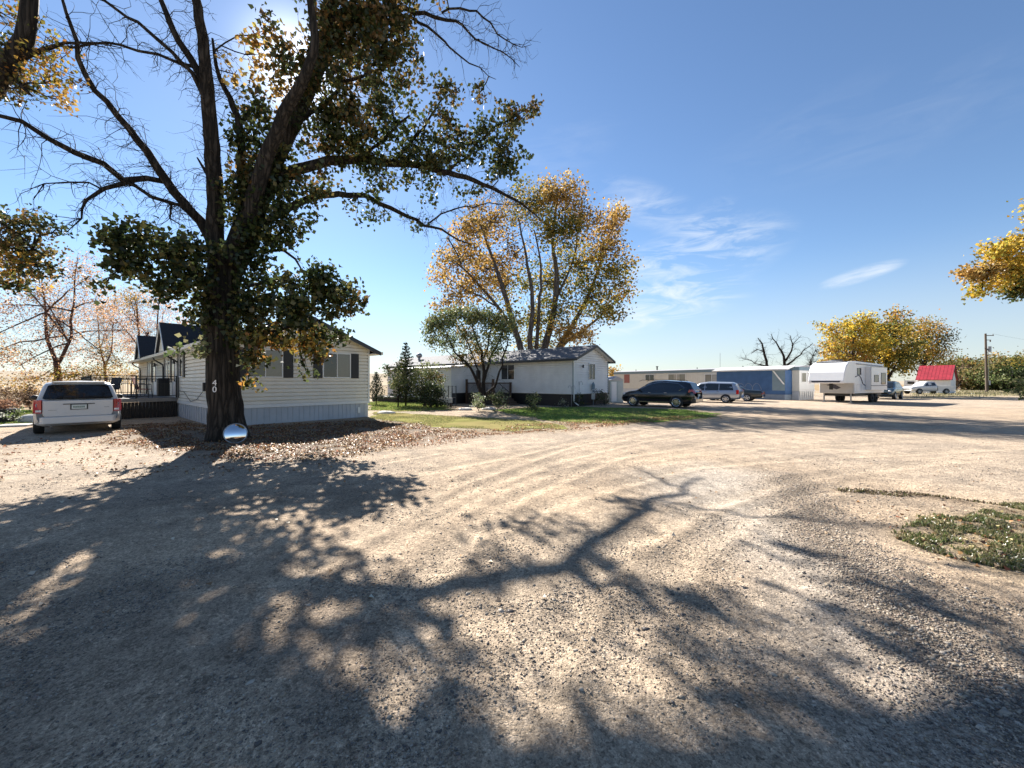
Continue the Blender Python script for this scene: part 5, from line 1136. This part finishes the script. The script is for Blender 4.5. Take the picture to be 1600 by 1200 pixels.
# --- utility pole
up_ = thing('utility_pole', 'tall wooden utility pole with transformer in front of the far trees', 'utility pole', P(1542, 0, 71) * [1, 1, 0])
m = MB(); m.cyl((0, 0, 0), (-.25, 0, 10.4), .20, 12, .14); m.build('pole', M['pole'], up_)
m = MB(); m.cyl((.35, -.1, 7.1), (.35, -.1, 8.1), .24, 12); m.box(0, .3, -.1, 0, 7.4, 7.7); m.build('transformer', M['grey'], up_, False)
m = MB(); m.box(-.25, 1.2, -.06, .06, 10.0, 10.12); m.cyl((1.1, 0, 10.1), (1.1, 0, 10.35), .05, 6); m.box(-.2, .7, -.05, .05, 9.2, 9.3); m.cyl((.6, 0, 8.9), (.6, 0, 9.3), .09, 6); m.build('crossarm', M['pole'], up_)
m = MB(); m.box(.2, .5, -.15, .1, 1.2, 2.0); m.cyl((.25, -.05, 2.0), (.25, -.05, 7), .03, 5); m.build('meter_box', M['grey'], up_)
m = MB()
for dz, x in ((10.35, 1.1),):
    pts = [(x + t * 60, t * 25, dz - 3 * (t - t * t)) for t in np.linspace(0, 1, 12)]; m.tube(pts, [.012] * 12, 3)
m.build('wire', M['black'], up_)
fr = MB(); fr.tube([(0, 0, 0), (1.4, .3, .9), (2.2, .4, 1.5)], [.12, .1, .05], 6); fr.tube([(1.4, .3, .9), (1.5, .2, 1.6)], [.05, .02], 5); o = fr.build('fallen_log', M['bark'], None, True); o.location = P(1487, 0, 72) * [1, 1, 0]; tag(o, 'dark leaning broken trunk right of the red-roofed shed', 'log')

# left planter, slab, light stone
pt = thing('planter', 'low black planter tub with dry reddish plants at the left edge', 'planter', P(2, 0, 17.2) * [1, 1, 0])
m = MB(); m.cyl((0, 0, 0), (0, 0, .55), .42, 20, .55); m.build('tub', M['plastic'], pt)
r_ = np.random.default_rng(4); V_, q_, c_ = leaf_arrays(r_.normal(0, 1, (400, 3)) * [.28, .28, .12] + [0, 0, .72], np.full(400, .09), np.array(PAL['brown'])[r_.integers(0, 4, 400)] * 1.4 + [.08, .01, 0], r_); npmesh('plants', V_, q_, M['leaf'], pt, c_)
for px, py, w, lab in ((48, 664.5, 1.6, 'flat concrete slab left of the white minivan'), (6, 667, 1.4, 'flat pale slab at the left picture edge')):
    m = MB(); m.box(-w / 2, w / 2, -.22, .22, 0, .07); o = m.build('paving_slab', M['concrete'], None, bevel=.015); o.location = G(px, py); o.rotation_euler.z = .5; tag(o, lab, 'slab', 'paving slabs at the lawn edge')
m = MB(); m.ellipsoid((0, 0, .1), (.5, .35, .25), 10, 6); o = m.build('stone', M['concrete'], None, True); o.location = G(50, 659.5); tag(o, 'grey boulder beside the rear wheel of the white minivan', 'stone', 'pale stones in the yard')
gtree('small pale flowering plant beside the black planter', 22, 16.6, .6, .8, .01, 260, [[(.5, .5, .42), (.15, .2, .06)]], .06, 310, low=.02, ncl=4, name='shrub', cat='shrub', ntw=8, stems=2, clump=.09, lm='leaf')

# ------------------------------------------------------------------ vehicles
# A body is a loft of cross sections along x (front at +x). Each station: x, bottom, belt, top, half width at belt, half width at roof
def interp(st, x):
    st = np.array(st); return [np.interp(x, st[:, 0], st[:, k]) for k in range(1, 6)]
def ring(st, x):
    zb, zl, zt, wb, wr = interp(st, x); h = max(zt - zl, .005)
    return [(0, zb), (wb * .80, zb), (wb * .93, zb + .05), (wb * .985, zb + .17), (wb * 1.0, zb * .45 + zl * .55), (wb * .995, zl - .10), (wb * .965, zl - .015), (wb * .94, zl + min(.015, h * .3)),
            (wb * .94 + (wr - wb * .94) * .45, zl + h * .45), (wr + .02, zt - min(.13, h * .30)), (wr - .04, zt - min(.045, h * .12)), (wr * .75, zt - min(.008, h * .02)), (0, zt + min(.03, h * .03))]
def side_pt(st, x, v, off=.006):      # v: 0 at the belt, 1 at the roof edge; +y side
    zb, zl, zt, wb, wr = interp(st, x); h = zt - zl; z = zl + .02 + v * (h - .13)
    t = (z - zl) / max(h - .13, .01); y = wb * .94 + (wr + .02 - wb * .94) * t
    return np.array([x, y + off, z])
def wheel(parent, x, y, r, w, rim, spokes=5):
    s = 1 if y > 0 else -1; R = thing('wheel', None, None, (x, y, r)); R['label'] = ''; del R['label']; 
    bpy.data.objects.remove(R)
    m = MB(); prof = [(r * .66, w * .5), (r * .93, w * .5), (r, w * .36), (r, -w * .36), (r * .93, -w * .5), (r * .3, -w * .5)]
    n = 28; vs = []; fs = []
    for (rr, yy) in prof:
        for i in range(n): a = 2 * math.pi * i / n; vs.append((x + rr * math.cos(a), y + s * yy, r + rr * math.sin(a)))
    for j in range(len(prof) - 1):
        for i in range(n): fs.append((j * n + i, j * n + (i + 1) % n, (j + 1) * n + (i + 1) % n, (j + 1) * n + i))
    m.add(vs, fs); W_ = m.build('wheel', M['tyre'], parent, True)
    m = MB(); ro = r * .68; yo = y + s * w * .46
    m.tube([(x + ro * math.cos(a), yo, r + ro * math.sin(a)) for a in np.linspace(0, 2 * math.pi, 29)], [.018] * 29, 6)
    m.cyl((x, yo - s * .02, r), (x, yo + s * .015, r), r * .17, 12)
    for k in range(spokes):
        a = 2 * math.pi * k / spokes + .3; c, sn = math.cos(a), math.sin(a); t = .055 if spokes <= 6 else .035
        q = [(x + c * r * .1 - sn * t, yo, r + sn * r * .1 + c * t), (x + c * r * .1 + sn * t, yo, r + sn * r * .1 - c * t), (x + c * ro + sn * t * .6, yo, r + sn * ro - c * t * .6), (x + c * ro - sn * t * .6, yo, r + sn * ro + c * t * .6)]
        m.prism(q, (0, -s * .02, 0))
    m.build('rim', M[rim], W_)
    m = MB(); m.cyl((x, y + s * w * .30, r), (x, y + s * w * .25, r), ro, 20); m.build('brake_disc', M['plastic'], W_)
def car(name, label, cat, loc, rz, st, paint, wheels, r, tw, glass_side, glass_rear=None, glass_front=None, tail=None, head=None, cladding=None, rim='alloy', spokes=5, group=None, rear=None, arch=.06, plate=True, handles=(), mirror_x=None, rails=False):
    root = thing(name, label, cat, loc, rz, group)
    xs0, xs1 = st[0][0], st[-1][0]; xs = sorted(set([s[0] for s in st] + list(np.linspace(xs0, xs1, 48)))); vs = []; fs = []; n = None
    for x in xs:
        rg_ = ring(st, x); full = [(x, y, z) for y, z in rg_] + [(x, -y, z) for y, z in rg_[-2:0:-1]]; n = len(full); vs += full
    for i in range(len(xs) - 1):
        for k in range(n): fs.append((i * n + k, i * n + (k + 1) % n, (i + 1) * n + (k + 1) % n, (i + 1) * n + k))
    fs.append(tuple(range(n))); fs.append(tuple(range((len(xs) - 1) * n + n - 1, (len(xs) - 1) * n - 1, -1)))
    m = MB().add(vs, fs); b = m.build('body', M[paint], root, True)
    # wheel wells (dark discs just proud of the body) and wheels
    for x in wheels:
        for s in (-1, 1):
            zb, zl, zt, wb, wr = interp(st, x); m = MB(); k = 20; pts = [(x + (r + arch) * math.cos(a), s * (wb * 1.0 + .004), r + (r + arch) * math.sin(a)) for a in np.linspace(-.35, math.pi + .35, k)]
            m.prism(pts, (0, -s * .12, 0)); m.build('wheel_arch', M['plastic'], b)
            wheel(root, x, s * (wb - tw * .5 + .03), r, tw, rim, spokes)
    for g in glass_side:               # list of (x0, x1, v0, v1, skew front, skew rear)
        x0, x1, v0, v1, k0, k1 = g
        for s in (-1, 1):
            m = MB(); A = []; k = 8
            for i in range(k + 1):
                A.append((x0 + k0 * 0 + (x1 - x0) * i / k, v0))
            top = [(x0 + k0 + (x1 - k1 - x0 - k0) * i / k, v1) for i in range(k + 1)]
            P0 = [side_pt(st, x, v) for x, v in A]; P1 = [side_pt(st, x, v) for x, v in top]
            V_ = [p * [1, s, 1] for p in P0] + [p * [1, s, 1] for p in P1]
            m.add(V_, [(i, i + 1, k + 2 + i, k + 1 + i) for i in range(k)]); m.build('side_window', M['glass'], root)
    def quad_part(nm, q, mt, th=(0, 0, 0)):
        m = MB(); m.prism(q, th) if any(th) else m.poly(q); return m.build(nm, M[mt], root)
    if glass_rear: quad_part('rear_window', glass_rear[0], 'glass', glass_rear[1])
    if glass_front: quad_part('windscreen', glass_front[0], 'glass', glass_front[1])
    for (nm, lst, mt) in (('tail_light', tail or [], 'red'), ('headlight', head or [], 'clear')):
        for (x, y, z, sx, sy, sz) in lst:
            for s in (-1, 1): m = MB(); m.ellipsoid((x, s * y, z), (sx, sy, sz), 12, 8); m.build(nm, M[mt], root, True)
    if cladding:
        zc, hh = cladding
        for s in (-1, 1):
            m = MB(); xa = wheels[0] + r + .12; xb = wheels[1] - r - .12; wb = interp(st, 0)[3]; m.box(xa, xb, s * wb - .01, s * wb + .012, zc, zc + hh); m.build('side_moulding', M['chrome'], root)
    for (x, z) in handles:
        for s in (-1, 1): wb = interp(st, x)[3]; m = MB(); m.box(x - .09, x + .09, s * (wb + .0) - .02, s * (wb + .0) + .03, z - .018, z + .018); m.build('door_handle', M['chrome'], root, bevel=.008)
    if mirror_x is not None:
        for s in (-1, 1):
            zb, zl, zt, wb, wr = interp(st, mirror_x); m = MB(); m.ellipsoid((mirror_x, s * (wb + .13), zl + .10), (.09, .12, .09), 12, 8); m.cyl((mirror_x, s * wb * .9, zl + .03), (mirror_x, s * (wb + .1), zl + .08), .03, 6); m.build('mirror', M['plastic'], root, True)
    if rails:
        for s in (-1, 1): wr = interp(st, 0)[4]; zt = interp(st, 0)[2]; m = MB(); m.tube([(-1.7, s * (wr - .06), zt - .03), (-1.5, s * (wr - .06), zt + .05), (1.0, s * (wr - .06), zt + .05), (1.2, s * (wr - .06), zt - .03)], [.018] * 4, 6); m.build('roof_rail', M['plastic'], root)
    if rear: rear(root)
    return root
def heading(dx, dy): return math.atan2(dy, dx)

# white minivan seen from behind
van_st = [(-2.58, .36, 1.08, 1.10, .93, .90), (-2.53, .32, 1.10, 1.18, .985, .90), (-2.48, .30, 1.10, 1.30, .995, .87), (-2.32, .28, 1.10, 1.60, 1.0, .80), (-2.22, .28, 1.10, 1.70, 1.0, .78), (-2.0, .27, 1.10, 1.74, 1.0, .78), (0, .26, 1.08, 1.76, 1.0, .78), (.75, .26, 1.05, 1.70, 1.0, .76), (1.55, .26, 1.02, 1.14, .99, .80), (2.2, .28, .92, 1.0, .96, .80), (2.5, .34, .70, .80, .80, .68), (2.58, .4, .6, .66, .6, .5)]
def van_rear(root):
    def Q(y, z, off=.0):             # a point on the slanting tailgate
        x = -2.60 if z < 1.12 else -2.60 + (z - 1.12) * .52
        return np.array([x - off, y, z])
    m = MB(); q = [Q(-.74, 1.16, -.02), Q(.74, 1.16, -.02), Q(.80, 1.20, -.02), Q(.69, 1.60, -.02), Q(.60, 1.64, -.02), Q(-.60, 1.64, -.02), Q(-.69, 1.60, -.02), Q(-.80, 1.20, -.02)]
    m.prism([p + [-.0, 0, 0] for p in q], (-.03, 0, 0)); m.build('rear_window', M['glass'], root)
    m = MB(); m.prism([(-2.58, -.76, .60), (-2.58, .76, .60), (-2.58, .80, .70), (-2.58, .80, 1.12), (-2.58, -.80, 1.12), (-2.58, -.80, .70)], (-.035, 0, 0)); tg = m.build('tailgate', M['vanwhite'], root, bevel=.02)
    m = MB(); m.box(-2.632, -2.615, -.36, .36, .985, 1.01); m.build('trim_strip', M['plastic'], tg)
    m = MB(); m.box(-2.635, -2.616, -.17, .17, .83, .97); pl = m.build('licence_plate', M['plate'], tg)
    m = MB(); m.box(-2.631, -2.617, -.20, .20, .81, .828); m.box(-2.631, -2.617, -.20, .20, .972, .985); m.box(-2.631, -2.617, -.20, -.172, .828, .972); m.box(-2.631, -2.617, .172, .20, .828, .972); m.build('plate_frame', M['plastic'], tg)
    m = MB()
    for i in range(6): y = -.12 + i * .045; m.box(-2.638, -2.636, y, y + .025, .87, .93)
    m.build('plate_lettering', M['plateink'], tg)
    m = MB(); m.box(-2.625, -2.616, .50, .68, .80, .815); m.box(-2.625, -2.616, -.70, -.58, .86, .88); m.build('badge', M['grey'], tg)
    m = MB(); m.prism([(-2.42, -.99, .36), (-2.66, -.80, .36), (-2.66, .80, .36), (-2.42, .99, .36), (-2.42, .99, .58), (-2.64, .84, .60), (-2.64, -.84, .60), (-2.42, -.99, .58)][:4], (0, 0, .235)); m.build('bumper', M['vanwhite'], root, bevel=.03)
    for s in (-1, 1):
        m = MB(); m.prism([(-2.60, s * .815, .80), (-2.36, s * 1.005, .80), (-2.40, s * 1.0, 1.15), (-2.56, s * .83, 1.15)], (0, 0, .0001)); 
        m = MB(); a = [(-2.64, s * .82, .72), (-2.58, s * .99, .72), (-2.36, s * 1.02, .78), (-2.36, s * 1.01, 1.10), (-2.53, s * .985, 1.14), (-2.63, s * .82, 1.14)]
        b_ = [(-2.3, p[1] * .9, p[2]) for p in a]
        m.add(a + b_, [(0, 1, 4, 5), (1, 2, 3, 4), (0, 5, 11, 6), (0, 6, 7, 1), (5, 4, 10, 11), (1, 7, 8, 2), (4, 3, 9, 10)]); m.build('tail_light', M['red'], root)
        m = MB(); m.box(-2.645, -2.60, s * .88 - .06, s * .88 + .06, .76, .82); m.build('reverse_light', M['clear'], root)
    m = MB(); m.box(-2.36, -2.16, -.62, .62, 1.70, 1.735); m.build('spoiler', M['vanwhite'], root, bevel=.015)
    m = MB(); m.tube([(-2.63, .0, 1.17), (-2.62, -.35, 1.2)], [.012, .006], 5); m.build('wiper', M['plastic'], root)
    m = MB(); m.cyl((-2.55, .62, .30), (-2.70, .62, .29), .03, 10); m.build('exhaust', M['chrome'], root)
fw = np.array([-.737, .676]); c_ = np.array([-14.45, 13.25]) + fw * 2.6
car('minivan', 'white minivan seen squarely from behind beside the dark deck', 'minivan', (c_[0], c_[1], 0), heading(*fw), van_st, 'vanwhite', (-1.55, 1.53), .34, .23, [(-2.1, -1.0, .05, .95, .12, 0), (-.95, .15, .05, .95, 0, 0), (.2, 1.2, .05, .95, 0, .35)], rear=van_rear, mirror_x=1.0, handles=((-.9, 1.0), (.2, 1.0)), head=[(2.3, .72, .78, .14, .14, .09)])

Dh = np.array([-.753, .658]); Nh = np.array([.658, .753])     # along the homes, and away from the viewer
def car_at(px_rear, py_rear, dvec, xr, wb):                   # place by the ground point of the near rear wheel
    g = G(px_rear, py_rear)[:2]; n = np.array([dvec[1], -dvec[0]]); n = n if n @ g > 0 else -n
    c = g - dvec * xr + n * (wb - .08); return (c[0], c[1], 0)
suv_st = [(-2.56, .45, 1.0, 1.02, .86, .80), (-2.50, .36, 1.08, 1.14, .95, .84), (-2.38, .32, 1.12, 1.36, .99, .80), (-2.12, .30, 1.14, 1.70, 1.0, .74), (-1.9, .30, 1.14, 1.76, 1.0, .74), (-.5, .28, 1.08, 1.84, 1.0, .74), (.2, .28, 1.06, 1.80, 1.0, .73), (.6, .28, 1.06, 1.66, 1.0, .72), (1.35, .28, 1.08, 1.18, 1.0, .80), (1.9, .28, 1.0, 1.08, .98, .84), (2.35, .32, .82, .95, .90, .78), (2.56, .42, .6, .72, .66, .58)]
def suv_rear(root):
    for s in (-1, 1):
        m = MB(); a = [(-2.60, s * .62, .98), (-2.545, s * .90, .98), (-2.20, s * 1.012, 1.06), (-2.26, s * .99, 1.22), (-2.46, s * .90, 1.24), (-2.50, s * .62, 1.2)]
        b_ = [(-2.1, p[1] * .9, p[2]) for p in a]; m.add(a + b_, [(0, 1, 4, 5), (1, 2, 3, 4), (0, 6, 7, 1), (1, 7, 8, 2), (5, 4, 10, 11), (4, 3, 9, 10), (0, 5, 11, 6)]); m.build('tail_light', M['red'], root)
    m = MB(); m.box(-2.60, -2.58, -.35, .35, 1.0, 1.03); m.build('chrome_strip', M['chrome'], root)
    m = MB(); m.box(-2.61, -2.57, -.18, .18, .78, .92); m.build('licence_plate', M['plate'], root)
    m = MB(); m.prism([(-2.40, -1.0, .40), (-2.63, -.8, .40), (-2.63, .8, .40), (-2.40, 1.0, .40)], (0, 0, .22)); m.build('bumper', M['suvblack'], root, bevel=.03)
    for s in (-1, 1):
        m = MB(); P0 = [side_pt(suv_st, x, v, .012) * [1, s, 1] for x, v in ((1.25, .0), (.45, .93), (-.4, 1.0), (-1.5, .93), (-1.95, .35), (-1.6, .0))]; m.tube(P0, [.012] * 6, 5); m.build('window_trim', M['chrome'], root)
car('suv', 'shiny black suv parked side-on at the lawn edge, rear to the right', 'suv', car_at(1057, 637.6, Dh, -1.45, 1.0), heading(*Dh), suv_st, 'suvblack', (-1.45, 1.55), .38, .25, [(-1.95, -.95, .05, .85, .25, 0), (-.9, .05, .0, .92, 0, 0), (.1, 1.15, .0, .92, 0, .62)], glass_rear=([(-2.44, -.72, 1.22), (-2.44, .72, 1.22), (-2.17, .62, 1.66), (-2.17, -.62, 1.66)], (-.03, 0, .01)), rear=suv_rear, head=[(2.25, .78, .86, .2, .12, .10)], spokes=10, rim='chrome', cladding=(.36, .03), handles=((-.75, 1.0), (.35, 1.0)), mirror_x=1.0, rails=True)

mv_st = [(-2.45, .42, .92, .95, .84, .80), (-2.38, .32, .98, 1.1, .92, .82), (-2.30, .30, 1.0, 1.22, .94, .80), (-2.05, .28, 1.0, 1.60, .95, .74), (-1.85, .28, 1.0, 1.70, .95, .72), (0, .26, .96, 1.74, .95, .72), (.6, .26, .94, 1.66, .95, .70), (1.45, .26, .92, 1.04, .94, .76), (2.1, .28, .82, .9, .90, .74), (2.4, .36, .6, .7, .74, .62)]
def mv_rear(root):
    for s in (-1, 1): m = MB(); m.box(-2.42, -2.22, s * .88 - .07, s * .88 + .075, .72, 1.08); m.build('tail_light', M['red'], root, bevel=.02)
car('minivan', 'silver minivan parked behind the black suv', 'minivan', car_at(1134, 629.5, Dh, -1.45, .95), heading(*Dh), mv_st, 'silver', (-1.45, 1.42), .33, .22, [(-2.02, -.95, .05, .95, .15, 0), (-.9, .15, .05, .95, 0, 0), (.2, 1.2, .05, .95, 0, .5)], glass_rear=([(-2.32, -.68, 1.08), (-2.32, .68, 1.08), (-2.05, .58, 1.56), (-2.05, -.58, 1.56)], (-.03, 0, .01)), rear=mv_rear, handles=((-.85, .92), (.1, .92)), mirror_x=1.0, spokes=6)
sd_st = [(-2.55, .40, .80, .84, .80, .72), (-2.45, .34, .86, .98, .88, .78), (-1.55, .28, .90, 1.04, .92, .80), (-1.2, .28, .92, 1.12, .92, .72), (-.75, .28, .92, 1.38, .92, .64), (.2, .28, .90, 1.42, .92, .64), (.6, .28, .9, 1.30, .92, .66), (1.15, .28, .88, 1.0, .92, .76), (2.2, .30, .78, .86, .86, .74), (2.5, .38, .62, .7, .74, .66)]
def sd_rear(root):
    for s in (-1, 1): m = MB(); m.box(-2.56, -2.40, s * .62 - .18, s * .62 + .19, .64, .78); m.build('tail_light', M['red'], root, bevel=.02)
car('sedan', 'old dark sedan mostly hidden behind the silver minivan, trunk showing', 'car', car_at(1167, 627.2, Dh, -1.4, .92), heading(*Dh), sd_st, 'sedan', (-1.4, 1.4), .32, .2, [(-.95, .0, .05, .9, .2, 0), (.05, .95, .05, .9, 0, .35)], rear=sd_rear, spokes=5)
# dark green pickup-like suv behind the camper
gh = np.array([-.80, -.60])
car('suv', 'dark green suv with roof shine parked nose-out behind the white camper', 'suv', (38.6, 41.0, 0), heading(*gh), suv_st, 'green', (-1.45, 1.55), .38, .25, [(-1.95, -.95, .05, .85, .25, 0), (-.9, .05, .0, .92, 0, 0), (.1, 1.15, .0, .92, 0, .62)], glass_front=([(1.36, -.78, 1.20), (1.36, .78, 1.20), (.66, .66, 1.66), (.66, -.66, 1.66)], (.03, 0, .03)), head=[(2.32, .70, .82, .16, .14, .10)], spokes=6)
# white pickup: cab body plus cargo bed
pk = thing('pickup_truck', 'old white pickup truck parked in front of the red-roofed shed', 'pickup', (59.6, 57.0, 0), heading(-1, .05))
pk_st = [(-.55, .45, 1.15, 1.16, .92, .86), (-.50, .42, 1.18, 1.60, .96, .74), (-.3, .42, 1.18, 1.80, .97, .72), (.5, .40, 1.16, 1.82, .97, .72), (.85, .40, 1.14, 1.68, .97, .72), (1.35, .40, 1.12, 1.20, .97, .84), (2.3, .42, 1.02, 1.10, .95, .86), (2.7, .45, .9, 1.0, .90, .80), (2.8, .5, .7, .8, .8, .7)]
xs = sorted(set([s[0] for s in pk_st] + list(np.linspace(-.55, 2.8, 30)))); vs = []; fs = []
for x in xs:
    rg_ = ring(pk_st, x); full = [(x, y, z) for y, z in rg_] + [(x, -y, z) for y, z in rg_[-2:0:-1]]; n = len(full); vs += full
for i in range(len(xs) - 1):
    for k in range(n): fs.append((i * n + k, i * n + (k + 1) % n, (i + 1) * n + (k + 1) % n, (i + 1) * n + k))
fs.append(tuple(range(n))); fs.append(tuple(range((len(xs) - 1) * n + n - 1, (len(xs) - 1) * n - 1, -1)))
MB().add(vs, fs).build('cab', M['vanwhite'], pk, True)
m = MB(); m.box(-2.75, -.60, -.96, -.90, .50, 1.18); m.box(-2.75, -.60, .90, .96, .50, 1.18); m.box(-2.75, -.60, -.90, .90, .50, .60); m.box(-2.80, -2.75, -.96, .96, .52, 1.18); m.box(-.63, -.60, -.9, .9, .6, 1.18); m.build('cargo_bed', M['vanwhite'], pk)
for s in (-1, 1):
    m = MB(); P0 = [side_pt(pk_st, x, v, .02) * [1, s, 1] for x, v in ((-.4, .05), (1.15, .05), (.72, .93), (-.3, .93))]; m.prism(P0, (0, -s * .05, 0)); m.build('side_window', M['glass'], pk)
    m = MB(); m.box(-2.83, -2.79, s * .86 - .08, s * .86 + .08, .8, 1.12); m.build('tail_light', M['red'], pk)
    for x in (-1.7, 1.9):
        m = MB(); m.prism([(x + .45 * math.cos(a), s * .975, .38 + .45 * math.sin(a)) for a in np.linspace(-.1, math.pi + .1, 16)], (0, -s * .1, 0)); m.build('wheel_arch', M['plastic'], pk); wheel(pk, x, s * .90, .38, .24, 'grey', 5)
m = MB(); m.box(-2.95, -2.81, -.9, .9, .48, .62); m.build('bumper', M['chrome'], pk)

# fifth-wheel camper: local x runs from nose to rear, near long side is -y
cv = thing('camper_trailer', 'white fifth-wheel camper trailer with slide-out and raised nose', 'camper', (26.1, 31.2, 0), TR)
CW = 2.45; CL = 8.6
def extr_y(m, prof, y0, y1): return m.prism([(x, y0, z) for x, z in prof], (0, y1 - y0, 0))
side = [(.0, 1.62), (.0, 1.85), (.18, 2.5), (.55, 3.1), (1.0, 3.36), (2.4, 3.44), (8.45, 3.30), (8.6, 3.1), (8.6, .78), (2.15, .78), (2.1, 1.62)]
m = MB(); extr_y(m, side, 0, CW); bd = m.build('body', M['rv'], cv, bevel=.05)
m = MB(); m.prism([(.9, .15, 3.38), (.9, CW - .15, 3.38), (.9, CW / 2, 3.52)], (7.3, 0, -.05)); m.build('roof', M['rv'], cv)
m = MB(); m.box(2.07, 2.10, .06, CW - .06, .8, 1.60); m.build('front_panel', M['rvgrey'], cv)
m = MB(); m.prism([(2.05, .9, 1.25), (2.05, 1.3, 1.52), (2.05, 1.7, 1.55), (2.05, 1.9, 1.45), (2.05, 1.6, 1.38), (2.05, 1.75, 1.2), (2.05, 1.45, 1.22), (2.05, 1.2, 1.1)], (.02, 0, 0)); m.build('decal', M['stripe'], cv)
m = MB(); m.prism([(-.012, .3, 1.70), (-.012, CW - .3, 1.70), (-.012, CW - .2, 1.83), (-.012, .2, 1.83)], (.02, 0, 0)); m.build('front_strip', M['stripe'], cv)
m = MB(); m.box(4.3, 8.0, -.38, -.002, 1.05, 3.02); so = m.build('slide_out', M['rv'], cv, bevel=.02)
m = MB(); m.box(4.28, 4.34, -.385, -.38, 1.05, 3.0); m.box(4.3, 8.0, -.387, -.382, 2.97, 3.02); m.build('slide_trim', M['grey'], so)
def rvwin(parent, x, z, w, h, y):
    m = MB(); frame4(m, (x, y, z), np.array([1, 0, 0.]), np.array([0, -1, 0.]), w, h, .03, .02, False); f = m.build('window', M['plastic'], parent)
    m = MB(); m.box(x, x + w, y - .012, y - .002, z, z + h); m.build('pane', M['glass'], f)
rvwin(cv, 2.6, 2.35, .75, .5, -.002); rvwin(so, 5.0, 1.75, .9, .55, -.382); rvwin(so, 6.6, 1.55, .95, .95, -.382)
m = MB(); pts = [(2.2, -.012, 2.15), (2.9, -.012, 2.3), (3.3, -.012, 2.1), (3.7, -.012, 1.6), (4.25, -.012, 1.42)]; m.tube(pts, [.035] * 5, 5); m.build('swoosh_stripe', M['stripe'], cv)
m = MB(); m.tube([(4.3, -.39, 1.42), (8.0, -.39, 1.42)], [.03, .03], 5); m.build('slide_stripe', M['stripe'], so)
m = MB(); m.box(2.4, 8.6, .2, CW - .2, .55, .77); m.box(1.0, 1.2, CW / 2 - .1, CW / 2 + .1, 1.1, 1.61); m.build('chassis', M['black'], cv)
for y in (.3, CW - .3):
    m = MB(); m.box(2.2, 2.3, y - .04, y + .04, .05, .78); m.box(2.12, 2.38, y - .12, y + .12, 0, .05); m.build('landing_leg', M['grey'], cv)
for x in (5.6, 6.5):
    for y in (.12, CW - .12): wheel(cv, x, y if y > 1 else -.0 + .02, .36, .22, 'trim', 6)
m = MB(); m.box(1.8, 2.3, .9, 1.5, 3.5, 3.62); m.build('roof_vent', M['plastic'], cv)
m = MB(); m.box(8.55, 8.62, .1, .3, 3.05, 3.2); m.build('marker_light', M['red'], cv)

m = MB()
for (x, z, w, h) in ((2.5, .95, .9, .55), (2.35, 1.75, .01, .01)):
    m.box(x, x + w, -.008, -.002, z, z + .012); m.box(x, x + w, -.008, -.002, z + h, z + h + .012); m.box(x, x + .012, -.008, -.002, z, z + h); m.box(x + w, x + w + .012, -.008, -.002, z, z + h)
m.build('hatch_seam', M['grey'], cv)
m = MB(); m.cyl((2.4, -.05, 3.22), (8.3, -.05, 3.12), .045, 8); m.build('awning_tube', M['rvgrey'], cv)
m = MB(); m.box(2.12, 8.6, -.006, -.002, .95, .965); m.build('belt_seam', M['rvgrey'], cv)
